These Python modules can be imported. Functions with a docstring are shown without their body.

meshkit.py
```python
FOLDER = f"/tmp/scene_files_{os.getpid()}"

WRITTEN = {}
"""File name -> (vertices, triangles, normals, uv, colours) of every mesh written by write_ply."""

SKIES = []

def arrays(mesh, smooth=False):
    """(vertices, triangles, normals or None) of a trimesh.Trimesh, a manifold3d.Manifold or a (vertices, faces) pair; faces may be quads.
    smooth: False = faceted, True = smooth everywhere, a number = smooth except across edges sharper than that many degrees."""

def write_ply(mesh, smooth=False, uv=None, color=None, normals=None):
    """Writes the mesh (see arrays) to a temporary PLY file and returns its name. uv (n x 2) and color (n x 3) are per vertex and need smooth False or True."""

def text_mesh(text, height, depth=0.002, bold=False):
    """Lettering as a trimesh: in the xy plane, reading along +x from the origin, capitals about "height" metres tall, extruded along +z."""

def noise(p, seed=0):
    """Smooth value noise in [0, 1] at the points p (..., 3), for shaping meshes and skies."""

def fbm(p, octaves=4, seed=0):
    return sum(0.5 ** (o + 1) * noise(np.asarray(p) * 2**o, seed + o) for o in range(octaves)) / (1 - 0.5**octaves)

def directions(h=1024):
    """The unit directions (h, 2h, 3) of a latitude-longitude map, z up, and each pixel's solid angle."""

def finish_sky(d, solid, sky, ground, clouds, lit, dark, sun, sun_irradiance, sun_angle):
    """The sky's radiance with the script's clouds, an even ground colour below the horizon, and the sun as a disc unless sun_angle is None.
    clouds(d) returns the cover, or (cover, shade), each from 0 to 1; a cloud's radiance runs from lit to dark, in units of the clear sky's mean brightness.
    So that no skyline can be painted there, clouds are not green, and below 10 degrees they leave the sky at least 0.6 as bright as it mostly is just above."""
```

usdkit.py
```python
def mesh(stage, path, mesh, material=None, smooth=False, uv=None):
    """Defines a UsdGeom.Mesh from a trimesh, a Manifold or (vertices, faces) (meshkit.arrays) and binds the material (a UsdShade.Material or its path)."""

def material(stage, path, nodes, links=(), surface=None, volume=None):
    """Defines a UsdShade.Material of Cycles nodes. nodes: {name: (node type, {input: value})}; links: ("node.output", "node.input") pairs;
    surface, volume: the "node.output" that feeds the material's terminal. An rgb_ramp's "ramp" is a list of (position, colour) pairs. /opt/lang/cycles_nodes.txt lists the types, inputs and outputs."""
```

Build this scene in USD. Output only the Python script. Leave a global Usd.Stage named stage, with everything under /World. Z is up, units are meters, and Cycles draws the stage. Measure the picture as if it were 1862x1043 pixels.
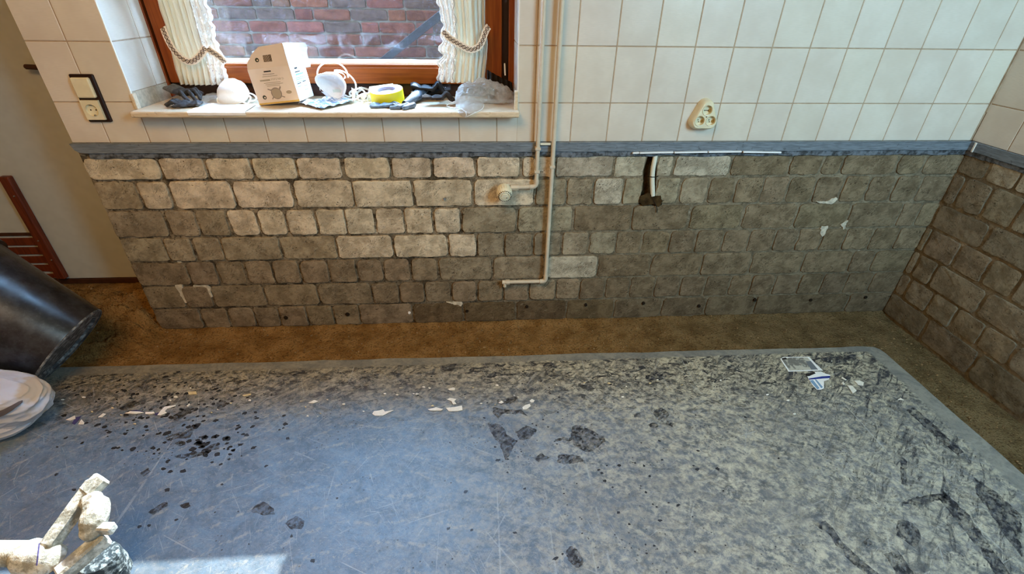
import math, numpy as np, trimesh, usdkit, meshkit
import manifold3d as m3
from shapely.geometry import Polygon, LineString, Point, box as sbox
from shapely.ops import unary_union
from pxr import Usd, UsdGeom, UsdLux, Gf, Sdf, UsdShade, Vt

stage = Usd.Stage.CreateInMemory()
UsdGeom.SetStageUpAxis(stage, UsdGeom.Tokens.z)
UsdGeom.SetStageMetersPerUnit(stage, 1.0)
UsdGeom.Xform.Define(stage, '/World')
UsdGeom.Scope.Define(stage, '/World/Looks')
rng = np.random.default_rng(7)
pi = math.pi

# ------------------------------------------------------------------ camera
F, PITCH, ROLL, YAW = 855.6, 0.5566, -0.0156, 0.0689
EYE = np.array([0.0, -1.9372, 1.4161])
EXPOSURE = 0.0
_fw = np.array([math.sin(YAW) * math.cos(PITCH), math.cos(YAW) * math.cos(PITCH), -math.sin(PITCH)])
_r = np.array([math.cos(YAW), -math.sin(YAW), 0.0]); _d = np.cross(_fw, _r)
RIGHT = math.cos(ROLL) * _r + math.sin(ROLL) * _d
DOWN = -math.sin(ROLL) * _r + math.cos(ROLL) * _d
FWD = _fw
cam = UsdGeom.Camera.Define(stage, '/World/camera')
cam.CreateHorizontalApertureAttr(36.0); cam.CreateVerticalApertureAttr(36.0 * 1043 / 1862)
cam.CreateFocalLengthAttr(36.0 * F / 1862); cam.CreateClippingRangeAttr(Gf.Vec2f(0.05, 100))
cam.CreateExposureAttr(EXPOSURE)
cam.AddTransformOp().Set(Gf.Matrix4d(*RIGHT, 0, *(-DOWN), 0, *(-FWD), 0, *EYE, 1))

# ------------------------------------------------------------------ light
dome = UsdLux.DomeLight.Define(stage, '/World/sky')
dome.CreateIntensityAttr(1.0)
dome.CreateColorAttr(Gf.Vec3f(4.2, 7.4, 12.4))
sun = UsdLux.DistantLight.Define(stage, '/World/sun')
sun.CreateAngleAttr(0.53); sun.CreateNormalizeAttr(True); sun.CreateIntensityAttr(3.7); sun.CreateColorAttr(Gf.Vec3f(1.0, 0.97, 0.9))
SUN = np.array([-0.31, -1.0, -0.885]); SUN /= np.linalg.norm(SUN)
_z = -SUN; _x = np.cross([0, 0, 1.0], _z); _x /= np.linalg.norm(_x); _y = np.cross(_z, _x)
sun.AddTransformOp().Set(Gf.Matrix4d(*_x, 0, *_y, 0, *_z, 0, 0, 0, 0, 1))

def rect_light(name, at, look, w, h, intensity, color):
    l = UsdLux.RectLight.Define(stage, '/World/' + name)
    l.CreateWidthAttr(w); l.CreateHeightAttr(h); l.CreateIntensityAttr(intensity); l.CreateColorAttr(Gf.Vec3f(*color))
    z = -np.array(look, float); z /= np.linalg.norm(z)
    x = np.cross([0, 0, 1.0], z)
    x = np.array([1.0, 0, 0]) if np.linalg.norm(x) < 1e-6 else x / np.linalg.norm(x)
    y = np.cross(z, x)
    l.AddTransformOp().Set(Gf.Matrix4d(*x, 0, *y, 0, *z, 0, *at, 1))
# cool area light added inside the room (behind the camera, right) and the ceiling lamp (left)
rect_light('added_cool_light', (1.75, -2.35, 2.05), (-0.12, 1, -0.42), 0.9, 0.9, 26.0, (0.42, 0.77, 1.0))
rect_light('ceiling_lamp', (-0.75, -1.85, 2.5), (0, 0, -1), 1.0, 1.0, 14.0, (1.0, 0.57, 0.20))

# ------------------------------------------------------------------ helpers: placing
def at(u, v, ax, val):
    """the point of the plane (axis ax = val) seen at pixel u, v of the photograph"""
    d = (u - 931) / F * RIGHT + (v - 521.5) / F * DOWN + FWD
    return EYE + (val - EYE[ax]) / d[ax] * d

used = {}
def numbered(path):
    n = used.get(path, 0); used[path] = n + 1
    return path if n == 0 else f'{path}_{n:03d}'
LOC = {}
def tag(path, **kw):
    p = stage.GetPrimAtPath(path)
    for k, v in kw.items():
        if v: p.SetCustomDataByKey(k, v)
def thing(name, label=None, category=None, loc=(0, 0, 0), group=None, kind=None):
    path = numbered('/World/' + name)
    x = UsdGeom.Xform.Define(stage, path); x.AddTranslateOp().Set(Gf.Vec3d(*map(float, loc)))
    LOC[path] = np.array(loc, float)
    tag(path, label=label, category=category, group=group, kind=kind)
    return path
def part(parent, name, mesh, mat, smooth=False, tone=None, label=None, kind=None):
    """a mesh (in world coordinates) as a child of parent"""
    path = numbered(parent + '/' + name)
    top = '/'.join(parent.split('/')[:3])
    v, f = vf(mesh)
    m = usdkit.mesh(stage, path, (v - LOC.get(top, 0), f), M[mat], smooth=smooth)
    if tone is not None:
        UsdGeom.PrimvarsAPI(m).CreatePrimvar('tone', Sdf.ValueTypeNames.Color3fArray, 'constant').Set(Vt.Vec3fArray([Gf.Vec3f(*map(float, tone))]))
    tag(path, label=label, kind=kind)
    return path
def single(name, mesh, mat, label, category, smooth=False, group=None, kind=None, tone=None):
    path = numbered('/World/' + name)
    v, f = vf(mesh)
    m = usdkit.mesh(stage, path, (v, f), M[mat], smooth=smooth)
    if tone is not None:
        UsdGeom.PrimvarsAPI(m).CreatePrimvar('tone', Sdf.ValueTypeNames.Color3fArray, 'constant').Set(Vt.Vec3fArray([Gf.Vec3f(*map(float, tone))]))
    tag(path, label=label, category=category, group=group, kind=kind)
    return path

# ------------------------------------------------------------------ helpers: shapes
def vf(m):
    v, f, _ = meshkit.arrays(m)
    return np.asarray(v, float), np.asarray(f, int)
def join(ms):
    vs, fs, n = [], [], 0
    for m in ms:
        v, f = vf(m); vs.append(v); fs.append(f + n); n += len(v)
    return np.vstack(vs), np.vstack(fs)
def hull(pts):
    return trimesh.convex.convex_hull(np.asarray(pts, float))
def cbox(lo, hi, c=0.002):
    lo, hi = np.minimum(lo, hi).astype(float), np.maximum(lo, hi).astype(float)
    c = min(c, *(0.45 * (hi - lo)))
    pts = []
    for sx in (0, 1):
        for sy in (0, 1):
            for sz in (0, 1):
                p = np.where([sx, sy, sz], hi, lo); q = np.where([sx, sy, sz], hi - c, lo + c)
                for k in range(3):
                    a = q.copy(); a[k] = p[k]; pts.append(a)
    return hull(pts)
def bar(a, b, w, h, up=(0, 0, 1), c=0.002):
    a, b = np.array(a, float), np.array(b, float); d = b - a; L = np.linalg.norm(d); d /= L
    s = np.cross(d, up); s /= np.linalg.norm(s); u = np.cross(s, d)
    v, f = vf(cbox((0, -w / 2, -h / 2), (L, w / 2, h / 2), c))
    return a + v[:, :1] * d + v[:, 1:2] * s + v[:, 2:] * u, f
def tube(pts, r, sides=10, cap=True):
    p = np.asarray(pts, float); r = np.broadcast_to(r, (len(p),))
    t = np.gradient(p, axis=0); t /= np.linalg.norm(t, axis=1, keepdims=True) + 1e-12
    n = np.cross(t[0], [0, 0, 1.0] if abs(t[0][2]) < .9 else [1.0, 0, 0]); n /= np.linalg.norm(n)
    vs = []; ang = np.arange(sides) * 2 * pi / sides
    for i in range(len(p)):
        n = n - t[i] * (n @ t[i]); n /= np.linalg.norm(n); b = np.cross(t[i], n)
        vs.append(p[i] + r[i] * (np.cos(ang)[:, None] * n + np.sin(ang)[:, None] * b))
    v = np.vstack(vs); f = []
    for i in range(len(p) - 1):
        for j in range(sides):
            a, b2 = i * sides + j, i * sides + (j + 1) % sides
            f += [[a, b2, b2 + sides], [a, b2 + sides, a + sides]]
    if cap:
        k = len(v); v = np.vstack([v, p[:1], p[-1:]]); e = (len(p) - 1) * sides
        for j in range(sides):
            f += [[k, (j + 1) % sides, j], [k + 1, e + j, e + (j + 1) % sides]]
    return v, np.array(f)
def spline(pts, n=24):
    from scipy.interpolate import CubicSpline
    p = np.asarray(pts, float); s = np.r_[0, np.cumsum(np.linalg.norm(np.diff(p, axis=0), axis=1))]
    return CubicSpline(s, p)(np.linspace(0, s[-1], n))
def basis(z, x=None):
    z = np.array(z, float); z /= np.linalg.norm(z)
    x = np.array(x if x is not None else ([1.0, 0, 0] if abs(z[0]) < .9 else [0, 1.0, 0]), float)
    x = x - z * (x @ z); x /= np.linalg.norm(x)
    return np.stack([x, np.cross(z, x), z], 1)
def lathe(prof, centre, axis, n=32):
    """profile of (radius, height) turned about axis"""
    prof = np.array(prof, float); B = basis(axis); ang = np.arange(n) * 2 * pi / n
    v = []; 
    for r, h in prof:
        v.append(np.stack([r * np.cos(ang), r * np.sin(ang), np.full(n, h)], 1))
    v = np.vstack(v); f = []
    for i in range(len(prof) - 1):
        for j in range(n):
            a, b = i * n + j, i * n + (j + 1) % n
            f += [[a, b, b + n], [a, b + n, a + n]]
    return v @ B.T + np.array(centre), np.array(f)
def extrude(poly, t):
    ps = [poly] if poly.geom_type == 'Polygon' else [g for g in poly.geoms if g.geom_type == 'Polygon']
    return join([trimesh.creation.extrude_polygon(p, t, engine='earcut') for p in ps])
def place(m, o, ex, ey, ez):
    v, f = vf(m)
    return np.array(o) + v[:, :1] * np.array(ex) + v[:, 1:2] * np.array(ey) + v[:, 2:] * np.array(ez), f
def on_back(poly, y0, t):
    """a polygon in (x, z) on a wall plane facing the room; from y0 (front) back t"""
    v, f = vf(extrude(poly, t))
    return np.stack([v[:, 0], y0 + v[:, 2], v[:, 1]], 1), f[:, ::-1]
def sheet(P, t=0.0008):
    """grid of points (n, m, 3) as a thin shell of thickness t"""
    P = np.asarray(P, float); n, m = P.shape[:2]
    du = np.gradient(P, axis=0); dv = np.gradient(P, axis=1)
    N = np.cross(du, dv); N /= np.linalg.norm(N, axis=2, keepdims=True) + 1e-12
    v = np.vstack([(P + N * t / 2).reshape(-1, 3), (P - N * t / 2).reshape(-1, 3)]); k = n * m; f = []
    I = np.arange(k).reshape(n, m)
    q = np.stack([I[:-1, :-1], I[1:, :-1], I[1:, 1:], I[:-1, 1:]], -1).reshape(-1, 4)
    f = [q, q[:, ::-1] + k]
    loop = np.r_[I[0, :], I[1:, -1], I[-1, -2::-1], I[-2:0:-1, 0]]
    nx = np.roll(loop, -1)
    f.append(np.stack([loop, nx, nx + k, loop + k], 1))
    f = np.vstack(f)
    return v, np.vstack([f[:, [0, 1, 2]], f[:, [0, 2, 3]]])
def ball(c, r, n=8):
    return m3.Manifold.sphere(r, n).translate([float(x) for x in c])
def chain(pts, rs, n=10):
    out = []
    for i in range(len(pts) - 1):
        out.append(m3.Manifold.batch_hull([ball(pts[i], rs[i], n), ball(pts[i + 1], rs[i + 1], n)]))
    return m3.Manifold.batch_boolean(out, m3.OpType.Add)
def organic(mans, edge=0.004, it=6, noise=0.0, freq=60, seed=0, crease=0.0):
    m = m3.Manifold.batch_boolean(mans, m3.OpType.Add).refine_to_length(edge)
    v, f = vf(m); t = trimesh.Trimesh(v, f, process=True)
    trimesh.smoothing.filter_taubin(t, iterations=it)
    if noise:
        n = meshkit.fbm(t.vertices * freq, 3, seed) - 0.5
        t.vertices = t.vertices + t.vertex_normals * (n * noise)[:, None]
    return np.array(t.vertices), np.array(t.faces)
def smoothstep(a, b, x):
    t = np.clip((x - a) / (b - a), 0, 1); return t * t * (3 - 2 * t)

# ------------------------------------------------------------------ materials
M = {}
class G:
    """little builder of Cycles node graphs"""
    def __init__(s): s.n, s.l, s.k = {}, [], 0
    def node(s, kind, **inp):
        s.k += 1; name = f'n{s.k}'
        vals = {}
        for k, v in inp.items():
            if isinstance(v, Out): s.l.append((v.ref, f'{name}.{k}'))
            elif v is not None: vals[k] = v
        s.n[name] = (kind, vals)
        return lambda o: Out(f'{name}.{o}')
    def pos(s): return s.node('geometry')('position')
    def map(s, vec, scale=(1, 1, 1), rot=(0, 0, 0), loc=(0, 0, 0)):
        if any(rot): vec = s.node('mapping', mapping_type='point', vector=vec, rotation=rot)('vector')
        return s.node('mapping', mapping_type='point', vector=vec, scale=scale, location=loc)('vector')
    def noise(s, vec, scale, detail=4.0, rough=0.55, dist=0.0):
        return s.node('noise_texture', vector=vec, scale=float(scale), detail=float(detail), roughness=float(rough), distortion=float(dist))('fac')
    def voro(s, vec, scale, feature='f1', rnd=1.0):
        return s.node('voronoi_texture', vector=vec, scale=float(scale), feature=feature, randomness=float(rnd))('distance')
    def rng(s, val, a, b, c=0.0, d=1.0, kind='smoothstep'):
        return s.node('map_range', range_type=kind, value=val, from_min=float(a), from_max=float(b), to_min=float(c), to_max=float(d), clamp=True)('result')
    def math(s, op, a, b=None, clamp=False):
        return s.node('math', math_type=op, value1=a, value2=b, use_clamp=clamp)('value')
    def mix(s, fac, a, b, kind='mix'):
        return s.node('mix_color', blend_type=kind, fac=fac, a=a, b=b)('result')
    def bump(s, h, dist=0.002, strength=0.6):
        return s.node('bump', height=h, distance=float(dist), strength=float(strength))('normal')
    def xyz(s, v):
        n = s.node('separate_xyz', vector=v); return n('x'), n('y'), n('z')
    def tone(s): return s.node('attribute', attribute='tone')('color')
    def pbr(s, name, **kw):
        b = s.node('principled_bsdf', **kw)('BSDF'); s.done(name, b)
    def done(s, name, surf):
        M[name] = usdkit.material(stage, '/World/Looks/' + name, s.n, s.l, surface=surf.ref)
class Out:
    def __init__(s, ref): s.ref = ref
def rgb(*c):
    c = np.array(c, float) / 255
    return tuple(np.where(c <= .04045, c / 12.92, ((c + .055) / 1.055) ** 2.4))

def plain(name, col, rough=0.5, spec=0.4, var=0.0, scale=40, bump=0.0, bscale=200, metallic=0.0, **kw):
    g = G(); p = g.pos(); c = col
    if var:
        c = g.mix(g.rng(g.noise(p, scale), .3, .7), tuple(np.array(col) * (1 - var)), tuple(np.minimum(np.array(col) * (1 + var), 1)))
    nrm = g.bump(g.noise(p, bscale), bump, .7) if bump else None
    g.pbr(name, base_color=c, roughness=rough, specular_ior_level=spec, metallic=metallic, normal=nrm, **kw)

# glazed wall tile: cream, faint horizontal streak relief
g = G(); p = g.pos()
st = g.noise(g.map(p, (14, 14, 160)), 3, 3); cl = g.noise(p, 7, 3)
col = g.mix(g.rng(cl, .3, .7), rgb(212, 200, 184), rgb(222, 212, 197))
col = g.mix(g.math('multiply', g.rng(st, .35, .75), .35), col, rgb(205, 194, 176))
col = g.mix(1.0, col, g.tone(), 'multiply')
g.pbr('tile_glaze', base_color=col, roughness=0.32, specular_ior_level=0.45, normal=g.bump(st, .0006, .35))
g = G(); p = g.pos()
g.pbr('grout', base_color=g.mix(g.rng(g.noise(p, 30), .3, .7), rgb(162, 138, 114), rgb(182, 160, 134)), roughness=0.9, specular_ior_level=0.2)
# sand-lime brick: per-brick tone, mottling, scratches, pores
g = G(); p = g.pos(); t = g.tone()
n1 = g.noise(p, 14, 7, .66); n2 = g.noise(p, 75, 5, .68); n3 = g.noise(g.map(p, (1, 1, 2.4), (0, .6, 0)), 30, 6, .74, 1.2); n4 = g.noise(p, 240, 3, .7)
c = g.mix(g.rng(n1, .38, .62), g.mix(1.0, t, (.70, .68, .64), 'multiply'), g.mix(1.0, t, (1.14, 1.14, 1.12), 'multiply'))
c = g.mix(g.math('multiply', g.rng(n3, .55, .66), .42), c, g.mix(.5, g.mix(1.0, t, (1.45, 1.45, 1.45), 'multiply'), rgb(184, 170, 146)))
c = g.mix(g.math('multiply', g.rng(n2, .54, .64), .50), c, g.mix(1.0, t, (.48, .44, .38), 'multiply'))
c = g.mix(g.math('multiply', g.rng(n4, .56, .68), .35), c, g.mix(1.0, t, (.45, .42, .36), 'multiply'))
cr = g.noise(g.map(p, (9, 9, 34), (0, .9, 0)), 2.2, 3, .6, 2.0); cr = g.math('multiply', g.rng(g.math('absolute', g.math('subtract', cr, .5)), .010, .002), g.rng(g.noise(p, 12, 2), .50, .58))
c = g.mix(g.math('multiply', cr, .75), c, rgb(58, 46, 32))
pore = g.rng(g.voro(p, 68), .0, .24, 1, 0); pore = g.math('multiply', pore, g.rng(g.noise(p, 24), .50, .62))
c = g.mix(g.math('multiply', pore, .9), c, rgb(40, 32, 22))
h = g.math('subtract', g.math('add', n1, g.math('add', n3, g.math('multiply', n2, .5))), g.math('add', pore, cr))
g.pbr('brick_face', base_color=c, roughness=0.93, specular_ior_level=0.15, normal=g.bump(h, .006, .9))
# joint mortar, darker low down (damp) and dirty in patches
g = G(); p = g.pos(); x, y, z = g.xyz(p)
n1 = g.noise(p, 22, 6, .65); n2 = g.noise(p, 90, 3)
c = g.mix(g.rng(n1, .32, .68), rgb(94, 84, 68), rgb(160, 145, 122))
c = g.mix(g.math('multiply', g.rng(z, .62, .30), .55), c, rgb(92, 80, 62))
gap = g.math('multiply', g.rng(g.noise(p, 13, 5, .7), .50, .58), g.rng(x, .45, -.1))
c = g.mix(g.math('multiply', gap, .75), c, rgb(46, 38, 27))
c = g.mix(g.math('multiply', g.rng(n2, .54, .66), .7), c, rgb(44, 37, 27))
wh = g.math('multiply', g.rng(g.noise(p, 9, 3), .66, .70), g.rng(n2, .3, .5))
c = g.mix(wh, c, rgb(196, 186, 165))
c = g.mix(g.rng(x, .1, .7, 0, .6), c, g.mix(g.rng(n1, .3, .7), rgb(106, 95, 77), rgb(140, 127, 104)))
g.pbr('mortar', base_color=c, roughness=0.95, specular_ior_level=0.15, normal=g.bump(g.math('add', n1, g.math('multiply', n2, .4)), .012, .9))
# painted plinth band
g = G(); p = g.pos(); n = g.noise(g.map(p, (4, 4, 40)), 6, 4); n2 = g.noise(p, 60, 4)
c = g.mix(g.rng(n, .35, .7), rgb(102, 110, 118), rgb(128, 137, 146))
c = g.mix(g.math('multiply', g.rng(n2, .62, .7), .6), c, rgb(66, 68, 72))
g.pbr('plinth_paint', base_color=c, roughness=0.38, specular_ior_level=0.5, normal=g.bump(n2, .002, .4))
g = G(); p = g.pos(); n2 = g.noise(p, 45, 5, .65)
g.pbr('plinth_edge', base_color=g.mix(g.rng(n2, .36, .62), rgb(52, 54, 56), rgb(112, 118, 126)), roughness=0.6, specular_ior_level=0.4, normal=g.bump(n2, .006, .9))
# sand and rubble of the trench
g = G(); p = g.pos(); x, y, z = g.xyz(p)
n1 = g.noise(p, 9, 5, .6); n2 = g.noise(p, 120, 3, .7); n3 = g.voro(p, 150)
c = g.mix(g.rng(n1, .32, .68), rgb(136, 98, 50), rgb(176, 136, 84))
c = g.mix(g.rng(x, .2, 1.5, 0, .8), c, g.mix(g.rng(n1, .32, .68), rgb(104, 90, 62), rgb(136, 118, 86)))
c = g.mix(g.math('multiply', g.rng(n2, .52, .64), .65), c, rgb(66, 44, 20))
c = g.mix(g.math('multiply', g.rng(n3, .12, .05), .5), c, rgb(176, 152, 112))
g.pbr('sand', base_color=c, roughness=0.95, specular_ior_level=0.15, normal=g.bump(g.math('add', g.math('multiply', n1, .4), g.math('add', n2, g.math('multiply', g.noise(p, 45, 5, .7), .8))), .018, 1.0))
# screed slab with bitumen glue residue, trowel sweeps, dust and scratches
g = G(); p = g.pos(); x, y, z = g.xyz(p)
mid = g.noise(g.map(p, (1, 1.3, 1), (0, 0, .35)), 7, 10, .78, .6); big = g.noise(p, 2.4, 3, .55)
gran = g.noise(p, 42, 8, .78); fine = g.noise(p, 170, 3, .7)
smear = g.noise(g.map(p, (1.4, 6.5, 1), (0, 0, -.75)), 6.5, 9, .76, .8)
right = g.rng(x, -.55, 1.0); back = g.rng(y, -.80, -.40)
c = g.mix(g.rng(mid, .36, .62), g.mix(right, rgb(72, 93, 113), rgb(80, 84, 87)), g.mix(right, rgb(98, 123, 146), rgb(116, 118, 119)))  # blue of the window sky painted into the base colour at the left
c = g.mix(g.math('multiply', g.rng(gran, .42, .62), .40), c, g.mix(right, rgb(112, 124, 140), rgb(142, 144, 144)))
bz = g.rng(g.math('add', y, g.math('multiply', g.math('subtract', mid, .5), .25)), -.68, -.50)
c = g.mix(g.math('multiply', bz, .85), c, g.mix(g.rng(gran, .38, .62), rgb(66, 63, 56), rgb(122, 116, 101)))
# beige dust, more to the right and along the back
dustm = g.math('add', g.math('multiply', right, .80), g.math('add', g.math('multiply', back, .50), .08))
dust = g.math('multiply', g.rng(g.math('add', g.math('multiply', gran, .5), g.math('multiply', g.noise(g.map(p, (1, 1.5, 1), (0, 0, .3)), 20, 9, .78, .6), .5)), .42, .60), dustm)
c = g.mix(dust, c, rgb(194, 185, 160))
# dark tacky residue: sweeps at the right, mottling along the back
darkm = g.math('add', g.math('multiply', g.rng(x, .7, 1.5), .85), g.math('add', g.math('multiply', back, .55), .12))
dk = g.math('multiply', g.rng(g.math('add', g.math('multiply', smear, .65), g.math('multiply', gran, .35)), .49, .60), darkm)
c = g.mix(dk, c, rgb(40, 42, 50))
dk2 = g.math('multiply', g.rng(g.noise(g.map(p, (1, 2.0, 1)), 17, 7, .74, .8), .52, .60), g.math('add', g.math('multiply', back, .85), g.math('add', g.math('multiply', right, .30), .10)))
c = g.mix(dk2, c, rgb(36, 37, 42))
pat = g.math('multiply', g.rng(big, .50, .60), g.rng(mid, .44, .56)); c = g.mix(g.math('multiply', pat, .35), c, rgb(58, 62, 72))
# drip specks
sp = g.math('multiply', g.rng(g.voro(p, 62), .20, .12), g.rng(g.noise(p, 4.5, 3), .50, .60))
c = g.mix(g.math('multiply', sp, .85), c, rgb(26, 28, 32))
# scratches: short straight scores in several directions
scr = None
for k, (rz, sx, sy) in enumerate(((.45, 2.2, 85), (1.15, 3.0, 110), (-.30, 1.6, 80), (2.1, 3.4, 120), (1.57, 1.2, 70), (.9, 4.5, 140), (1.25, 11, 240), (.2, 14, 260), (2.6, 12, 230), (.75, 16, 300))):
    m_ = g.map(p, (sx, sy, 1), (0, 0, rz), (k * 3.17, k * 1.73, k * .9))
    w = g.noise(m_, 1.0, 2, .5, 0.0)
    w = g.math('multiply', g.rng(w, .675, .735), g.rng(g.noise(g.map(p, loc=(k * 5.3, 2, 1)), 7, 5, .66), .43, .56))
    scr = w if scr is None else g.math('maximum', scr, w)
c = g.mix(g.math('multiply', scr, .30), c, rgb(186, 188, 186))
arc = g.node('wave_texture', wave_type='rings', rings_direction='z', vector=g.map(p, (1, 1, 0), (0, 0, 0), (.3, 1.9, 0)), scale=4.0, distortion=5.0, detail=4.0, detail_scale=1.4)('fac')
arc = g.math('multiply', g.rng(arc, .93, .99), g.rng(gran, .45, .60))
c = g.mix(g.math('multiply', arc, .38), c, rgb(166, 162, 146))
c = g.mix(g.math('multiply', g.rng(fine, .60, .70), .40), c, rgb(176, 172, 156))
c = g.mix(g.math('multiply', g.rng(fine, .40, .32), .40), c, rgb(44, 45, 50))
# bare, dusty border strip along the edges
ex = g.math('subtract', 1.824, x); ey = g.math('subtract', g.math('multiply', y, -1.0), .318)
ed = g.math('minimum', g.math('multiply', ex, .62), ey)
strip = g.rng(g.math('add', ed, g.math('multiply', g.math('subtract', mid, .5), .04)), .054, .042)
sc_ = g.mix(g.rng(mid, .38, .62), rgb(112, 112, 108), rgb(142, 139, 128))
sc_ = g.mix(g.math('multiply', g.rng(gran, .5, .62), .4), sc_, rgb(92, 92, 92))
c = g.mix(strip, c, sc_)
ro = g.math('add', g.rng(dust, 0, .5, .50, .72), g.math('multiply', strip, .2))
hh = g.math('add', g.math('multiply', gran, .6), g.math('subtract', g.math('multiply', mid, .6), g.math('multiply', scr, .15)))
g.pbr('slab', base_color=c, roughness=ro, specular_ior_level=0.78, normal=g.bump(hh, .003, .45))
g = G(); p = g.pos(); n = g.noise(p, 55, 6, .72); n2 = g.noise(g.map(p, (1, 3, 1), (0, 0, -.7)), 22, 6, .7)
b_ = g.node('principled_bsdf', base_color=g.mix(g.rng(n, .38, .62), rgb(36, 38, 44), rgb(84, 88, 98)), roughness=.5, specular_ior_level=.5)('BSDF')
g.done('glue_film', g.node('mix_closure', fac=g.rng(g.math('add', g.math('multiply', n, .45), g.math('multiply', n2, .55)), .41, .55, .97, .22), closure1=g.node('transparent_bsdf', color=(1, 1, 1))('BSDF'), closure2=b_)('closure'))
# door and woods
plain('door_panel', rgb(184, 186, 180), .55, .35, .04, 20)
g = G(); p = g.pos(); n = g.noise(g.map(p, (30, 30, 2.5)), 3, 4, .6, .6)
g.pbr('dark_wood', base_color=g.mix(g.rng(n, .3, .7), rgb(74, 28, 12), rgb(112, 46, 20)), roughness=.42, specular_ior_level=.4)
plain('dark_and_shaded_wood', rgb(62, 34, 20), .5, .35, .25, 30)
def wood(name, sc, a, b):
    g = G(); p = g.pos(); n = g.noise(g.map(p, sc), 3, 5, .62, .5); n2 = g.noise(p, 5, 3)
    c = g.mix(g.rng(n, .3, .7), a, b); c = g.mix(g.math('multiply', g.rng(n2, .35, .7), .35), c, tuple(np.array(b) * 1.15))
    g.pbr(name, base_color=c, roughness=.5, specular_ior_level=.2, normal=g.bump(n, .0005, .3))
wood('window_wood_h', (1.6, 34, 34), rgb(110, 48, 8), rgb(144, 74, 20))
wood('window_wood_v', (34, 34, 1.6), rgb(106, 44, 7), rgb(138, 68, 18))
plain('bead_white', rgb(240, 240, 240), .4, .4)
plain('gasket', rgb(40, 22, 14), .6, .3)
# window glass with whitish patches near its foot
g = G(); p = g.pos(); x, y, z = g.xyz(p)
n = g.noise(g.map(p, (1, 1, 1.2)), 9, 4, .6, .8); n2 = g.noise(p, 130, 3)
low = g.math('multiply', g.rng(z, 1.205, 1.225), g.rng(z, 1.30, 1.245))
d1 = g.math('multiply', g.math('multiply', g.rng(n, .50, .58), low), g.rng(n2, .25, .6, .018, .040))
left_reflection = g.math('multiply', g.rng(x, -.55, -.95), g.rng(g.noise(p, 14, 4, .65, 1.5), .40, .62, .004, .015))  # curtain reflection painted as a pale haze on the left
whitening = g.math('maximum', d1, g.math('maximum', left_reflection, .003))
clear = g.node('mix_closure', fac=g.math('add', .03, g.math('multiply', .8, g.math('power', g.node('layer_weight', blend=.5)('facing'), 4.0))), closure1=g.node('transparent_bsdf', color=(.96, .98, .97))('BSDF'), closure2=g.node('glossy_bsdf', color=(1, 1, 1), roughness=.02)('BSDF'))('closure')
dd = g.node('mix_closure', fac=.6, closure1=g.node('diffuse_bsdf', color=rgb(225, 232, 240))('BSDF'), closure2=g.node('translucent_bsdf', color=rgb(225, 232, 240))('BSDF'))('closure')
g.done('pane_glass', g.node('mix_closure', fac=whitening, closure1=clear, closure2=dd)('closure'))
# neighbour's house bricks
g = G(); p = g.pos(); n = g.noise(p, 22, 5, .65); t = g.tone()
c = g.mix(g.rng(n, .3, .7), g.mix(1.0, t, (.65, .62, .62), 'multiply'), g.mix(1.0, t, (1.2, 1.2, 1.2), 'multiply'))
g.pbr('red_brick', base_color=c, roughness=.9, specular_ior_level=.2, normal=g.bump(n, .006, .7))
plain('outer_mortar', rgb(108, 104, 98), .95, .1, .12, 25, .004, 60)
plain('grey_beam', rgb(34, 36, 40), .6, .3, .12, 30)
plain('paving', rgb(110, 106, 100), .9, .2, .15, 12)
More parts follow.
